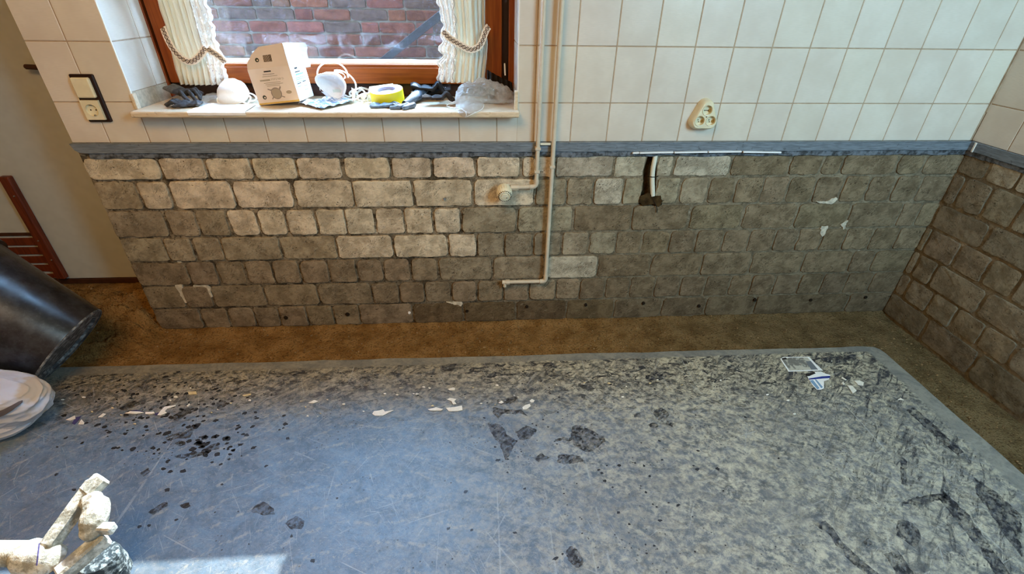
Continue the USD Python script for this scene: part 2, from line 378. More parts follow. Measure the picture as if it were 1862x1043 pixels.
# sill stone: beige
g = G(); p = g.pos(); n = g.noise(g.map(p, (3, 20, 20)), 6, 5, .6, 1.0); n2 = g.noise(p, 60)
c = g.mix(g.rng(n, .3, .7), rgb(206, 184, 152), rgb(226, 208, 180)); c = g.mix(g.math('multiply', g.rng(n2, .62, .7), .4), c, rgb(160, 130, 96))
g.pbr('sill_stone', base_color=c, roughness=.3, specular_ior_level=.5)
plain('reveal_cement', rgb(186, 172, 150), .9, .2, .15, 60, .003, 90)
plain('tile_edge', rgb(236, 226, 212), .35, .5)
# curtains: white open weave, lets light through
def cloth(name, col, weave, alpha, tr=.5):
    g = G(); p = g.pos()
    wv = g.node('wave_texture', wave_type='bands', bands_direction='x', vector=p, scale=weave, distortion=.6, detail=1.0)('fac')
    wz = g.node('wave_texture', wave_type='bands', bands_direction='z', vector=p, scale=weave, distortion=.6, detail=1.0)('fac')
    th = g.math('maximum', g.rng(wv, .3, .8), g.rng(wz, .3, .8))
    body = g.node('mix_closure', fac=tr, closure1=g.node('diffuse_bsdf', color=col)('BSDF'), closure2=g.node('translucent_bsdf', color=col)('BSDF'))('closure')
    g.done(name, g.node('mix_closure', fac=g.rng(th, 0, 1, alpha, .98), closure1=g.node('transparent_bsdf', color=(1, 1, 1))('BSDF'), closure2=body)('closure'))
cloth('curtain_cloth', rgb(232, 228, 214), 90, .82, .20)
g = G(); p = g.pos(); v_ = g.voro(p, 95); fz = g.rng(v_, .28, .40, .25, 1)
body = g.node('mix_closure', fac=.24, closure1=g.node('diffuse_bsdf', color=rgb(236, 234, 230))('BSDF'), closure2=g.node('translucent_bsdf', color=rgb(236, 234, 230))('BSDF'))('closure')
g.done('lace', g.node('mix_closure', fac=fz, closure1=g.node('transparent_bsdf', color=(1, 1, 1))('BSDF'), closure2=body)('closure'))
plain('tieback_cloth', rgb(240, 226, 208), .8, .2)
plain('brown_thread', rgb(84, 56, 44), .8, .2)
plain('lace_thread', rgb(176, 170, 168), .8, .2)
# sundries
plain('pipe_paint', rgb(208, 194, 172), .4, .45, .05, 40)
plain('valve_plastic', rgb(232, 224, 196), .4, .45, .04, 40)
plain('dark_slot', rgb(38, 30, 22), .8, .1)
plain('ivory_plastic', rgb(226, 216, 184), .3, .5, .03, 40)
plain('white_plastic', rgb(226, 224, 206), .35, .5)
plain('brown_frame', rgb(34, 12, 8), .4, .4)
plain('brass', rgb(190, 150, 80), .35, .5, metallic=.8)
plain('metal', rgb(180, 180, 180), .35, .5, metallic=1.0)
plain('chase_dirt', rgb(62, 46, 26), .95, .1, .45, 40, .008, 60)
plain('white_plaster', rgb(196, 186, 166), .9, .2, .25, 60, .003, 90)
plain('chip_white', rgb(226, 222, 210), .6, .3, .06, 80)
plain('chip_cream', rgb(206, 186, 140), .7, .3, .06, 80)
plain('chip_grey', rgb(168, 162, 146), .8, .2, .1, 80)
plain('grey_cool', rgb(112, 118, 124), .6, .2)
plain('glue_dot', rgb(38, 40, 46), .5, .5, .25, 60, .001, 90)
plain('pebble', rgb(138, 112, 78), .9, .2, .4, 60)
plain('violet_print', rgb(70, 66, 110), .5, .3)
plain('blue_print', rgb(48, 62, 138), .5, .3)
plain('dark_print', rgb(46, 42, 42), .6, .2)
plain('grey_print', rgb(146, 128, 112), .6, .2)
plain('green_print', rgb(58, 62, 48), .6, .2)
plain('tan_print', rgb(168, 148, 122), .6, .2)
plain('blue_grey_print', rgb(128, 160, 190), .6, .2)
plain('paper_white', rgb(238, 238, 236), .7, .25, .02, 60)
g = G(); p = g.pos(); n = g.noise(p, 28, 4, .6, .7)
g.pbr('paper_printed', base_color=g.mix(g.rng(n, .44, .56), rgb(120, 118, 112), rgb(190, 186, 172)), roughness=.6, specular_ior_level=.3)
g = G(); p = g.pos(); n = g.noise(p, 60, 4, .65, .7)
g.pbr('tissue', base_color=g.mix(g.rng(n, .42, .60), rgb(120, 150, 196), rgb(236, 240, 244)), roughness=.6, specular_ior_level=.3)
plain('box_shaded', rgb(222, 200, 178), .6, .3, .02, 30)  # front of the carton, its shade put into the card colour
plain('box_skylit', rgb(222, 230, 236), .55, .3, .02, 30)  # same card with skylight put into the colour
plain('box_base', rgb(212, 172, 84), .6, .3)
plain('mask_white', rgb(236, 238, 240), .8, .2, .03, 60, .0008, 160)
plain('mask_foam', rgb(196, 214, 210), .85, .2)
plain('strap_white', rgb(240, 240, 236), .7, .2)
plain('tape_yellow', rgb(222, 208, 22), .35, .45)
plain('tape_edge', rgb(236, 232, 196), .5, .3)
plain('tape_core', rgb(170, 170, 186), .7, .2)
plain('glove_charcoal', rgb(62, 62, 64), .75, .25, .25, 90, .002, 180)
plain('glove_knit', rgb(92, 92, 90), .9, .15, .2, 90, .002, 260)
plain('glove_blue', rgb(84, 98, 116), .6, .35, .25, 60, .002, 120)
plain('glove_hem', rgb(226, 230, 236), .8, .2)
plain('black_rubber', rgb(22, 21, 22), .6, .3, .3, 80)
plain('black_cloth', rgb(30, 25, 22), .8, .25, .3, 70, .002, 120)
plain('brown_cloth', rgb(48, 40, 36), .85, .2, .3, 60, .002, 120)
def film(name, col, fac, rough=.12, wr=40):
    g = G(); p = g.pos(); n = g.noise(p, wr, 4, .6, 1.2)
    b = g.node('principled_bsdf', base_color=col, roughness=rough, specular_ior_level=.7, normal=g.bump(n, .004, .7))('BSDF')
    tl = g.node('translucent_bsdf', color=col)('BSDF')
    b = g.node('mix_closure', fac=.3, closure1=b, closure2=tl)('closure')
    g.done(name, g.node('mix_closure', fac=g.rng(n, .35, .65, fac * .7, min(1, fac * 1.3)), closure1=g.node('transparent_bsdf', color=(.98, .98, .98))('BSDF'), closure2=b)('closure'))
film('clear_bag', rgb(214, 208, 198), .40)
film('clear_film', rgb(214, 226, 238), .34)
# bucket
g = G(); p = g.pos(); n = g.noise(p, 14, 5, .6); n2 = g.noise(p, 90, 3)
c = g.mix(g.rng(n, .35, .7), rgb(26, 27, 32), rgb(44, 46, 52)); c = g.mix(g.math('multiply', g.rng(n2, .56, .72), .16), c, rgb(96, 98, 104))
g.pbr('bucket_rubber', base_color=c, roughness=g.rng(n, .3, .7, .24, .36), specular_ior_level=.7)
g = G(); p = g.pos(); n = g.noise(p, 40, 6, .7)
g.pbr('bucket_scuffed', base_color=g.mix(g.rng(n, .42, .64), rgb(66, 70, 76), rgb(146, 150, 154)), roughness=.7, specular_ior_level=.3, normal=g.bump(n, .003, .7))
# cloth bundle
g = G(); p = g.pos(); n = g.noise(p, 7, 4)
g.pbr('bundle_cloth', base_color=g.mix(g.rng(n, .50, .62), rgb(186, 187, 196), rgb(178, 160, 138)), roughness=.9, specular_ior_level=.15, normal=g.bump(g.noise(p, 420, 2), .0006, .4))
plain('bundle_stripe', rgb(92, 86, 90), .85, .2)
# plaster-caked tool
g = G(); p = g.pos(); n = g.noise(p, 24, 5, .65); n2 = g.noise(p, 90, 4)
c = g.mix(g.rng(n, .40, .60), rgb(142, 144, 136), rgb(210, 213, 208)); c = g.mix(g.math('multiply', g.rng(n2, .56, .66), .5), c, rgb(112, 114, 106))
g.pbr('caked_plaster', base_color=c, roughness=.85, specular_ior_level=.2, normal=g.bump(g.math('add', n, g.math('multiply', n2, .5)), .006, .8))
g = G(); p = g.pos(); n = g.noise(p, 70, 5, .7)
g.pbr('caked_rubber', base_color=g.mix(g.rng(n, .46, .62), rgb(58, 68, 74), rgb(160, 172, 176)), roughness=.8, specular_ior_level=.25, normal=g.bump(n, .004, .8))
plain('room_paint', rgb(176, 150, 116), .9, .1)
plain('ceiling_paint', rgb(186, 160, 124), .9, .1)

# ================================================================== THE SETTING
ZB, Z1, Z2 = 0.9055, 1.0547, 1.2554           # tile rows
W, XL = 2.1164, -1.5776                        # right wall, end of the back wall
X0, TW, TH = 0.3619, 0.15, 0.2007
WX0, WX1, WZ0, WZ1 = -1.2895, 0.143, 1.008, 2.30   # window opening in the wall
FY = 0.236                                     # front of the window frame
CZ = [0.0, .128, .252, .378, .499, .626, .753, .850]
SLAB = 0.05

wall_back = thing('wall_back', kind='structure')
wall_right = thing('wall_right', kind='structure')

# --- brick layout of the back wall, read course by course (top first)
DAT = {
 7: [(170,150,[38,372,620,865,1108,1355]), (600,140,[75,330,555,792,1035,1118,1222]), (1000,115,[348,668,978,1300]), (1400,110,[120,285,390,690,835,1032])],
 6: [(170,290,[85,148,255,425,765,1090]), (600,280,[130,455,775,1110,1280]), (1000,250,[235,398,702,855,1000,1148,1285]), (1400,240,[95,242,392,528,668,810,942])],
 5: [(170,435,[188,400,568,735,895,1050,1212,1370]), (600,425,[88,247,405,560,713,1015,1320]), (1000,390,[128,445,757,1045,1335]), (1400,385,[143,425,702,800,862])],
 4: [(170,570,[238,395,545,700,1020,1322]), (600,560,[38,345,643,798,947,1100,1255]), (1000,530,[57,210,357,495,645,788,935,1075,1210,1350]), (1400,520,[148,278,400,545,682,818])],
 3: [(170,705,[328,515,675,828,978,1125,1282]), (600,685,[145,290,440,588,882,1165]), (1000,655,[260,545,820,1085,1355]), (1400,645,[175,432,550,740])],
 2: [(170,835,[368,490,645,935,1225]), (600,810,[230,376,515,658,798,940,1077,1222,1352]), (1000,780,[28,162,298,432,566,702,836,968,1080,1210,1330]), (1400,760,[155,278,408,540,700])],
 1: [(170,950,[408,590,740,880,1015,1165,1308]), (600,920,[162,452,728,1008,1280]), (1000,890,[85,345,602,838,1105]), (1400,870,[412,640])],
}
def joints(c):
    xs = []
    for o, mv, cs in DAT[c]:
        lo, hi = {170: (0, 625), 600: (612, 1032), 1000: (1030, 1440), 1400: (1430, 1900)}[o]
        for q in cs:
            u = o + q / 2.981
            if lo <= u <= hi: xs.append(at(u, 260 + mv / 2.981, 1, 0.0)[0])
    xs = sorted(xs); out = [xs[0]]
    for x in xs[1:]:
        if x - out[-1] > .055: out.append(x)
    out[0] = XL; out[-1] = W + .01
    return out
CREAM, TAUPE, DARK, GREY, PALE, DIRTY = map(np.array, (rgb(217, 201, 177), rgb(139, 122, 98), rgb(144, 128, 106), rgb(162, 149, 126), rgb(188, 178, 158), rgb(164, 149, 126)))
DAMP = np.array(rgb(108, 92, 70))
TONES = {7: [(.40, CREAM), (.66, PALE), (1.02, PALE), (9, TAUPE)],
         6: [(-1.38, DIRTY), (.10, CREAM), (.50, GREY), (.62, PALE), (.95, GREY), (9, TAUPE)],
         5: [(-1.12, DIRTY), (-.93, CREAM), (.0, CREAM), (.28, GREY), (9, TAUPE)],
         4: [(-1.30, GREY), (-1.22, DIRTY), (-1.06, DIRTY), (-.70, DIRTY), (-.05, CREAM * .95), (.28, DIRTY * .85), (.60, GREY), (9, TAUPE)],
         3: [(-1.25, DARK), (-.1, DARK * 1.05), (.18, DIRTY * .9), (.36, TAUPE), (.62, PALE), (9, TAUPE * .95)],
         2: [(-.9, DARK), (.15, DARK * .95), (.5, DARK * 1.15), (9, TAUPE * .82)],
         1: [(-.32, DARK * .92), (.30, DAMP), (.6, DAMP * 1.1), (9, TAUPE * .68)]}
def tone_of(c, x):
    for lim, col in TONES[c]:
        if x < lim: return col
    return TAUPE
def brick_mesh(a0, a1, z0, z1, front, depth, seed, n=38, rad=.012, jit=.0045):
    """an irregular, worn brick face in its own plane: (a, z) outline, 'front' proud of the plane"""
    r = np.random.default_rng(seed)
    w, h = (a1 - a0) / 2, (z1 - z0) / 2; ca, cz = (a0 + a1) / 2, (z0 + z1) / 2
    poly = sbox(-w, -h, w, h)
    rr = min(rad * r.uniform(.4, 1.5), .42 * min(w, h) * 2)
    poly = poly.buffer(-rr).buffer(rr, 4) if min(w, h) > rr * 1.05 else poly
    ring = poly.exterior; L = ring.length
    pts = np.array([ring.interpolate(L * k / n).coords[0] for k in range(n)])
    nn = meshkit.noise(np.c_[pts * 42, np.full(n, seed * 1.37)], seed)
    pts = pts * (1 + ((nn - .5) * 2 * jit / np.maximum(np.linalg.norm(pts, axis=1), .03))[:, None])
    def lay(s, d):
        q = np.sign(pts) * np.maximum(np.abs(pts) - s, 0)
        return np.c_[q[:, 0] + ca, np.full(n, d), q[:, 1] + cz]
    tilt = r.uniform(-.0018, .0018, 2)
    L0 = lay(-.002, depth); L1 = lay(.0, front * .7); L2 = lay(.002, front * .9); L3 = lay(.007, front)
    Ls = [L0, L1, L2, L3]
    for q in Ls[1:]:
        q[:, 1] += tilt[0] * (q[:, 0] - ca) / w + tilt[1] * (q[:, 2] - cz) / h + (meshkit.noise(q * 55, seed) - .5) * .003
    inner = pts * .5; q4 = np.c_[inner[:, 0] + ca, np.full(n, front) + (meshkit.noise(np.c_[inner * 60, np.full(n, seed)], seed) - .5) * .004, inner[:, 1] + cz]
    Ls.append(q4); v = np.vstack(Ls + [np.array([[ca, front, cz]])]); f = []
    for i in range(4):
        for j in range(n):
            a, b = i * n + j, i * n + (j + 1) % n
            f += [[a, b, b + n], [a, b + n, a + n]]
    k = 5 * n
    f += [[k - n + j, k - n + (j + 1) % n, k] for j in range(n)]
    return v, np.array(f)
# chase cut for the conduit (x, z)
chase_px = [(1180,284),(1194,284),(1192,330),(1190,352),(1199,361),(1203,368),(1200,378),(1194,381),(1186,372),(1178,376),(1166,374),(1161,366),(1170,345),(1172,310),(1177,292)]
CHASE = Polygon([(at(u, v, 1, 0)[0], at(u, v, 1, 0)[2]) for u, v in chase_px]).buffer(.004)
k = 100
for c in range(7, 0, -1):
    js = joints(c); z0, z1 = CZ[c - 1], CZ[c]
    for a0, a1 in zip(js[:-1], js[1:]):
        k += 1; r = np.random.default_rng(k)
        g_ = .0065 if c > 4 else .0055
        x0, x1 = a0 + g_ * r.uniform(.7, 1.3), a1 - g_ * r.uniform(.7, 1.3)
        if x1 - x0 < .02: continue
        zz0, zz1 = z0 + .006 * r.uniform(.7, 1.3), z1 - .006 * r.uniform(.7, 1.3)
        if c == 1: zz0 = .012
        xm = (a0 + a1) / 2
        col = np.array(tone_of(c, xm)) * (1 + r.normal(0, .06)) * (1 + r.normal(0, .010, 3))
        fr = -.003 - r.uniform(0, .0045) if xm < .6 else -.0022 - r.uniform(0, .0025)
        pieces = [(x0, x1)]
        bb = CHASE.bounds
        if c >= 6 and x0 < bb[2] and x1 > bb[0]:
            zc = (zz0 + zz1) / 2
            cut = CHASE.intersection(LineString([(x0 - 1, zc), (x1 + 1, zc)])).bounds
            pieces = [q for q in ((x0, cut[0] - .004), (cut[2] + .004, x1)) if q[1] - q[0] > .02]
        if c == 5 and x0 < bb[2] and x1 > bb[0]: zz1 -= .0
        for q0, q1 in pieces:
            part(wall_back, 'brick', brick_mesh(q0, q1, zz0, zz1, fr, .03, k), 'brick_face', smooth=38, tone=np.clip(col, 0.01, 1))
# mortar bed: a rough sheet behind the brick faces, open at the chase
def rough_wall(poly, y0, t, step=.03, amp=.004, seed=3):
    v, f = vf(on_back(poly, y0, t)); return v, f
core = Polygon([(XL + .004, -.12), (W + .05, -.12), (W + .05, ZB + .01), (XL + .004, ZB + .01)]).difference(CHASE)
part(wall_back, 'mortar', on_back(core, .002, .24), 'mortar')
part(wall_back, 'chase', join([on_back(CHASE.buffer(.01), .034, .02)]), 'chase_dirt')
# plaster smears and lime runs in the joints
def smear(px, y=-.004, mat='white_plaster', parent=wall_back, t=.012):
    pts = [(at(u, v, 1, y)[0], at(u, v, 1, y)[2]) for u, v in px]
    e = Polygon(pts).buffer(0).exterior; m_ = 40; ring = np.array([e.interpolate(e.length * i / m_).coords[0] for i in range(m_)])
    ring = ring + (np.stack([meshkit.fbm(np.c_[ring * 90, np.zeros(m_)], 3, 4), meshkit.fbm(np.c_[ring * 90, np.ones(m_)], 3, 5)], 1) - .5) * .012
    part(parent, 'lime_smear', on_back(Polygon(ring).buffer(0), y, t), mat)
smear([(318,518),(332,515),(334,530),(342,548),(336,552),(328,536)]); smear([(350,519),(376,517),(382,523),(386,540),(380,540),(374,526),(356,526)])
smear([(812,549),(838,547),(842,553),(838,557),(820,553)]); smear([(1494,411),(1506,411),(1503,424),(1495,430),(1491,422)])
smear([(1484,366),(1505,365),(1520,358),(1524,362),(1514,370),(1496,371)], y=-.006); smear([(1530,408),(1541,400),(1538,412),(1533,418)])
smear([(1166,356),(1178,350),(1190,357),(1201,356),(1206,366),(1198,377),(1190,372),(1180,372),(1168,375),(1161,366)], y=-.0085, mat='chase_dirt', t=.006)
# peg and drill holes along the lowest course
for u, v in ((520,577),(632,571),(849,565),(958,557),(1065,554),(1170,551),(1271,556),(1373,545),(1474,545),(1574,540)):
    o = at(u, v, 1, -.006)
    r_ = .010 if u < 700 else .008
    part(wall_back, 'drill_hole', lathe([(0, 0), (r_ * .7, 0), (r_, .001), (r_, .03)], o - [0, .004, 0], (0, 1, 0), 12), 'dark_slot')
part(wall_back, 'wall_plug', lathe([(0, 0), (.006, 0), (.007, .003), (.007, .03)], at(744, 569, 1, -.010), (0, 1, 0), 12), 'bead_white')
part(wall_back, 'wall_plug', lathe([(0, 0), (.005, 0), (.006, .004), (.006, .03)], at(808, 362, 1, -.014), (0.2, 1, 0), 12), 'metal')

# --- tiles
def tile(parent, lo, hi, seed, c=.0015):
    r = np.random.default_rng(seed); s = 1 + r.normal(0, .018)
    part(parent, 'wall_tile', cbox(lo, hi, c), 'tile_glaze', tone=np.clip(np.array([s, s * (1 + r.normal(0, .006)), s * (1 + r.normal(0, .01))]), 0, 1.1))
rows = [ZB, Z1, Z2, Z2 + TH, Z2 + 2 * TH]
GJ = .0018
k = 3000
for zi in range(4):
    z0, z1 = rows[zi] + GJ, rows[zi + 1] - GJ
    if zi == 0: z0 = ZB
    xs = [XL] + [X0 + i * TW for i in range(-12, 12) if XL < X0 + i * TW < W - .02] + [W - .006]
    for a, b in zip(xs[:-1], xs[1:]):
        k += 1
        x0, x1 = a + (GJ if a > XL else 0), b - GJ
        zz1 = z1
        if zi == 0:
            if x1 > WX0 and x0 < WX1:
                zz1 = min(zz1, 1.008)   # cut under the sill
                if x0 < WX0: tile(wall_back, (x0, 0, z0), (WX0, .012, z1), k + 9000); x0 = WX0
                if x1 > WX1: tile(wall_back, (WX1, 0, z0), (x1, .012, z1), k + 9500); x1 = WX1
            tile(wall_back, (x0, 0, z0), (x1, .012, zz1), k)
        else:
            if x0 < WX0: tile(wall_back, (x0, 0, z0), (min(x1, WX0 - .001), .012, z1), k)
            if x1 > WX1: tile(wall_back, (max(x0, WX1 + .001), 0, z0), (x1, .012, z1), k)
# grout bed and the wall's core around the window opening
WT = .30
solid = Polygon([(XL + .003, ZB), (W + .05, ZB), (W + .05, 1.66), (XL + .003, 1.66)]).difference(sbox(WX0 - .004, WZ0, WX1 + .004, 3))
part(wall_back, 'grout', on_back(solid, .0016, .012), 'grout')
solid2 = Polygon([(XL + .006, ZB), (W + .05, ZB), (W + .05, 2.62), (XL + .006, 2.62)]).difference(sbox(WX0 - .011, WZ0 - .02, WX1 + .011, WZ1))
part(wall_back, 'plaster', on_back(solid2, .0125, WT - .0125), 'room_paint')
# window reveals: tiles left and right, cement strip at their foot
for side, X in ((1, WX0), (-1, WX1)):
    for zi, (z0, z1) in enumerate(((1.088, Z2), (Z2, Z2 + TH), (Z2 + TH, Z2 + 2 * TH))):
        for y0, y1 in ((.001, .168), (.168, FY + .004)):
            k += 1
            tile(wall_back, (X, y0 + GJ, z0 + GJ), (X - side * .010, y1 - GJ, z1 - GJ), k)
    part(wall_back, 'reveal_grout', cbox((X - side * .0016, .003, 1.03), (X - side * .011, FY + .03, 1.66), .0005), 'grout')
    part(wall_back, 'reveal_cement', cbox((X + side * .0005, .004, 1.02), (X - side * .01, FY, 1.088), .001), 'reveal_cement')
    part(wall_back, 'corner_edge', cbox((X + side * .001, -.0012, 1.035), (X - side * .004, .004, 1.66), .0008), 'tile_edge')
# end post foot pieces beside the sill
part(wall_back, 'edge_stub', cbox((WX0 - .002, -.010, 1.031), (WX0 + .010, .012, 1.085), .002), 'sill_stone')
part(wall_back, 'edge_stub', cbox((WX1 - .012, -.014, 1.031), (WX1 + .002, .010, 1.10), .002), 'sill_stone')

# --- right wall
RJ = {7: [0, -.132, -.262, -.50, -.62, -.86, -1.1], 6: [0, -.067, -.196, -.329, -.46, -.59, -.84, -1.1], 5: [0, -.01, -.268, -.53, -.79, -1.05],
      4: [0, -.038, -.196, -.34, -.472, -.60, -.73, -.98, -1.2], 3: [0, -.045, -.147, -.397, -.65, -.90, -1.15], 2: [0, -.064, -.199, -.329, -.462, -.60, -.73, -.87, -1.0, -1.13], 1: [0, -.24, -.50, -.75, -1.0, -1.25]}
CZR = [0.0, .132, .250, .378, .506, .626, .765, .862]
k = 6000
for c in range(7, 0, -1):
    js = [-q for q in RJ[c]]
    for a0, a1 in zip(js[:-1], js[1:]):
        k += 1; r = np.random.default_rng(k)
        if a1 - a0 < .03: continue
        g_ = .0075
        zr = .03 * a0 if c not in (1, 7) else .012 * a0
        z0, z1 = CZR[c - 1] + (.03 * a0 if c > 1 else 0) , CZR[c] + (.03 * a0 if c < 7 else 0)
        v, f = brick_mesh(a0 + g_ * r.uniform(.7, 1.3), a1 - g_ * r.uniform(.7, 1.3), z0 + .007 if c > 1 else .012, z1 - .007, -.0022 - r.uniform(0, .0022), .03, k)
        v = np.c_[W + v[:, 1], -v[:, 0], v[:, 2]]
        col = TAUPE * np.array([1.08, 1.22, 1.42]) * (1.04 if c > 1 else .80) * (1 + r.normal(0, .06)) * (1 + r.normal(0, .010, 3))
        if c == 7 and a0 > .1: col = PALE * .95
        part(wall_right, 'brick', (v, f[:, ::-1]), 'brick_face', smooth=38, tone=np.clip(col, .01, 1))
def on_right(poly, x0, t):
    """polygon in (y, z) on the right wall, from x0 outwards t"""
    v, f = vf(extrude(poly, t))
    return np.stack([x0 + v[:, 2], v[:, 0], v[:, 1]], 1), f[:, ::-1]
YR = -3.6
part(wall_right, 'mortar', on_right(Polygon([(.02, -.12), (YR, -.12), (YR, ZB + .01), (.02, ZB + .01)]), W + .002, .2), 'mortar')
part(wall_right, 'grout', on_right(Polygon([(.0, ZB), (YR, ZB), (YR, 1.66), (.0, 1.66)]), W + .0016, .012), 'grout')
part(wall_right, 'plaster', on_right(Polygon([(.3, ZB), (YR, ZB), (YR, 2.62), (.3, 2.62)]), W + .0125, .18), 'room_paint')
k = 7000
for zi in range(4):
    ys = [-.0005, -.1605] + [-.1605 - TW * i for i in range(1, 10)]
    for a, b in zip(ys[:-1], ys[1:]):
        k += 1
        tile(wall_right, (W, b + GJ, rows[zi] + (GJ if zi else 0)), (W + .012, a - (GJ if a < -.01 else 0), rows[zi + 1] - GJ), k)
# corner joint with silicone
part(wall_right, 'corner_joint', cbox((W - .0035, -.0035, 1.02), (W + .004, .004, 1.66), .0015), 'grout')

# --- painted plinth band under the tiles
def band(name, span, fn, seed):
    path = thing(name, kind='structure')
    n = 120; s = np.linspace(span[0], span[1], n)
    nz = meshkit.fbm(np.c_[s * 9, np.zeros(n), np.full(n, seed)], 4, seed)
    top, mid, low = np.full(n, ZB - .001), .866 + (nz - .5) * .006, .847 + (nz - .5) * .012
    up = Polygon(np.r_[np.c_[s, top], np.c_[s, mid][::-1]]); lo = Polygon(np.r_[np.c_[s, mid + .001], np.c_[s, low][::-1]])
    part(path, 'plinth_strip', fn(up, -.012, .03), 'plinth_paint'); part(path, 'torn_edge', fn(lo, -.008, .03), 'plinth_edge')
    return path
tb = thing('trim_1', kind='structure')
n = 160; s = np.linspace(XL + .045, W, n); nz = meshkit.fbm(np.c_[s * 9, np.zeros(n), np.zeros(n)], 4, 1); nz2 = meshkit.fbm(np.c_[s * 16, np.zeros(n), np.ones(n)], 4, 2)
mid = .868 + (nz - .5) * .004; low = .846 + (nz2 - .5) * .014
up = Polygon(np.r_[[[XL - .004, ZB - .001]], [[W, ZB - .001]], np.c_[s, mid][::-1], [[XL + .02, .870], [XL + .006, .880]]])
lo = Polygon(np.r_[np.c_[s, mid + .002], np.c_[s, low][::-1]])
part(tb, 'plinth_strip', on_back(up, -.014, .03), 'plinth_paint'); part(tb, 'torn_edge', on_back(lo, -.008, .03), 'plinth_edge')
part(tb, 'top_lip', cbox((XL - .003, -.0155, ZB - .004), (W, -.0125, ZB - .0005), .001), 'plinth_paint')
for u0, u1, v0, v1 in ((1150,1162,278,277.5), (1163,1224,277.8,276.6), (1226,1286,277,276), (1288,1348,276,275.4), (1351,1420,276,276.8)):
    a, b = at(u0, v0, 1, -.018), at(u1, v1, 1, -.018)
    part(tb, 'white_edge_strip', bar(a, b, .010, .0065, c=.001), 'bead_white')
tr = thing('trim_2', kind='structure')
s = np.linspace(-.0, -2.0, n); mid = .868 + (nz - .5) * .004; low = .848 + (nz2 - .5) * .012
part(tr, 'plinth_strip', on_right(Polygon(np.r_[[[0, ZB - .001], [-2, ZB - .001]], np.c_[s, mid][::-1]]), W - .014, .03), 'plinth_paint')
part(tr, 'torn_edge', on_right(Polygon(np.r_[np.c_[s, mid + .002], np.c_[s, low][::-1]]), W - .008, .03), 'plinth_edge')
part(tr, 'silicone_joint', cbox((W - .018, -.042, .866), (W - .012, -.034, ZB), .001), 'tile_edge')

# --- floor slab with the trench round it
EDGE_Y, EDGE_X = -.3162, 1.824
floor = thing('floor', kind='structure')
xs = np.linspace(-2.7, 1.74, 220)
edge = [(x, EDGE_Y - .0055 * (x - (-.2)) + (meshkit.fbm(np.array([[x * 7, 0, 0]]), 4, 4)[0] - .5) * .010) for x in xs]
yr = np.linspace(-.385, -3.55, 160)
edge += [(1.800, -.333), (1.817, -.352)] + [(EDGE_X - .001 * (q + .34) + (meshkit.fbm(np.array([[q * 7, 1, 0]]), 4, 5)[0] - .5) * .008, q) for q in yr]
slab_poly = Polygon(edge + [(-2.7, -3.55)]).buffer(0)
def slab_mesh(poly, ztop, t, bevel=.006):
    ins = poly.buffer(-bevel)
    a = extrude(ins, .0005); a = (vf(a)[0] + [0, 0, ztop - .0005], vf(a)[1])
    o = np.array(poly.exterior.coords)[:-1]
    if Polygon(o).exterior.is_ccw is False: o = o[::-1]
    i = np.array([ins.exterior.interpolate(ins.exterior.project(Point(q))).coords[0] for q in o])
    n = len(o); lev = [np.c_[i, np.full(n, ztop)], np.c_[o * .5 + i * .5, np.full(n, ztop - bevel * .25)], np.c_[o, np.full(n, ztop - bevel)], np.c_[o, np.full(n, ztop - t)]]
    v = np.vstack(lev); f = []
    for q in range(3):
        for j in range(n):
            a0, b0 = q * n + j, q * n + (j + 1) % n
            f += [[a0, a0 + n, b0 + n], [a0, b0 + n, b0]]
    return join([a, (v, np.array(f))])
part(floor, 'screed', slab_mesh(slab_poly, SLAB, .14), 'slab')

trench = thing('trench_bed', kind='structure')
gx = np.r_[np.linspace(-2.7, -1.5, 180), np.linspace(-1.48, 2.15, 240)]; gy = np.linspace(-.62, .40, 130)
def sand_h(X, Y):
    q = np.stack([X, Y, np.zeros_like(X)], -1)
    h = (meshkit.fbm(q * 14, 4, 11) - .5) * .016 + (meshkit.fbm(q * 60, 3, 12) - .5) * .006
    h = h - .004 + .014 * smoothstep(-.05, .0, Y) * (X > XL)
    left = smoothstep(-1.55, -1.66, X)
    rise = .128 * smoothstep(-.22, .20, Y)
    ridge = (1 - np.abs(meshkit.fbm(q * np.array([7, 26, 1]), 5, 15) * 2 - 1)) ** 3 * .045 * smoothstep(-.32, -.12, Y) * (1 - smoothstep(.10, .22, Y))
    lumps = ridge + (meshkit.fbm(q * np.array([9, 22, 1]), 4, 13) - .45) * .13 * smoothstep(-.25, -.05, Y) * (1 - smoothstep(.10, .22, Y))
    return h + left * (rise + lumps)
X_, Y_ = np.meshgrid(gx, gy, indexing='ij')
P_ = np.stack([X_, Y_, sand_h(X_, Y_)], -1)
n_, m_ = X_.shape; I = np.arange(n_ * m_).reshape(n_, m_)
qf = np.stack([I[:-1, :-1], I[1:, :-1], I[1:, 1:], I[:-1, 1:]], -1).reshape(-1, 4)
part(trench, 'sand', (P_.reshape(-1, 3), np.vstack([qf[:, [0, 1, 2]], qf[:, [0, 2, 3]]])), 'sand', smooth=True)
gx2 = np.linspace(1.5, 2.15, 60); gy2 = np.linspace(-3.55, -.60, 170); X_, Y_ = np.meshgrid(gx2, gy2, indexing='ij')
q = np.stack([X_, Y_, np.zeros_like(X_)], -1)
Z_ = (meshkit.fbm(q * 14, 4, 11) - .5) * .016 + (meshkit.fbm(q * 60, 3, 12) - .5) * .006 - .004
n_, m_ = X_.shape; I = np.arange(n_ * m_).reshape(n_, m_)
qf = np.stack([I[:-1, :-1], I[1:, :-1], I[1:, 1:], I[:-1, 1:]], -1).reshape(-1, 4)
part(trench, 'sand', (np.stack([X_, Y_, Z_], -1).reshape(-1, 3), np.vstack([qf[:, [0, 1, 2]], qf[:, [0, 2, 3]]])), 'sand', smooth=True)
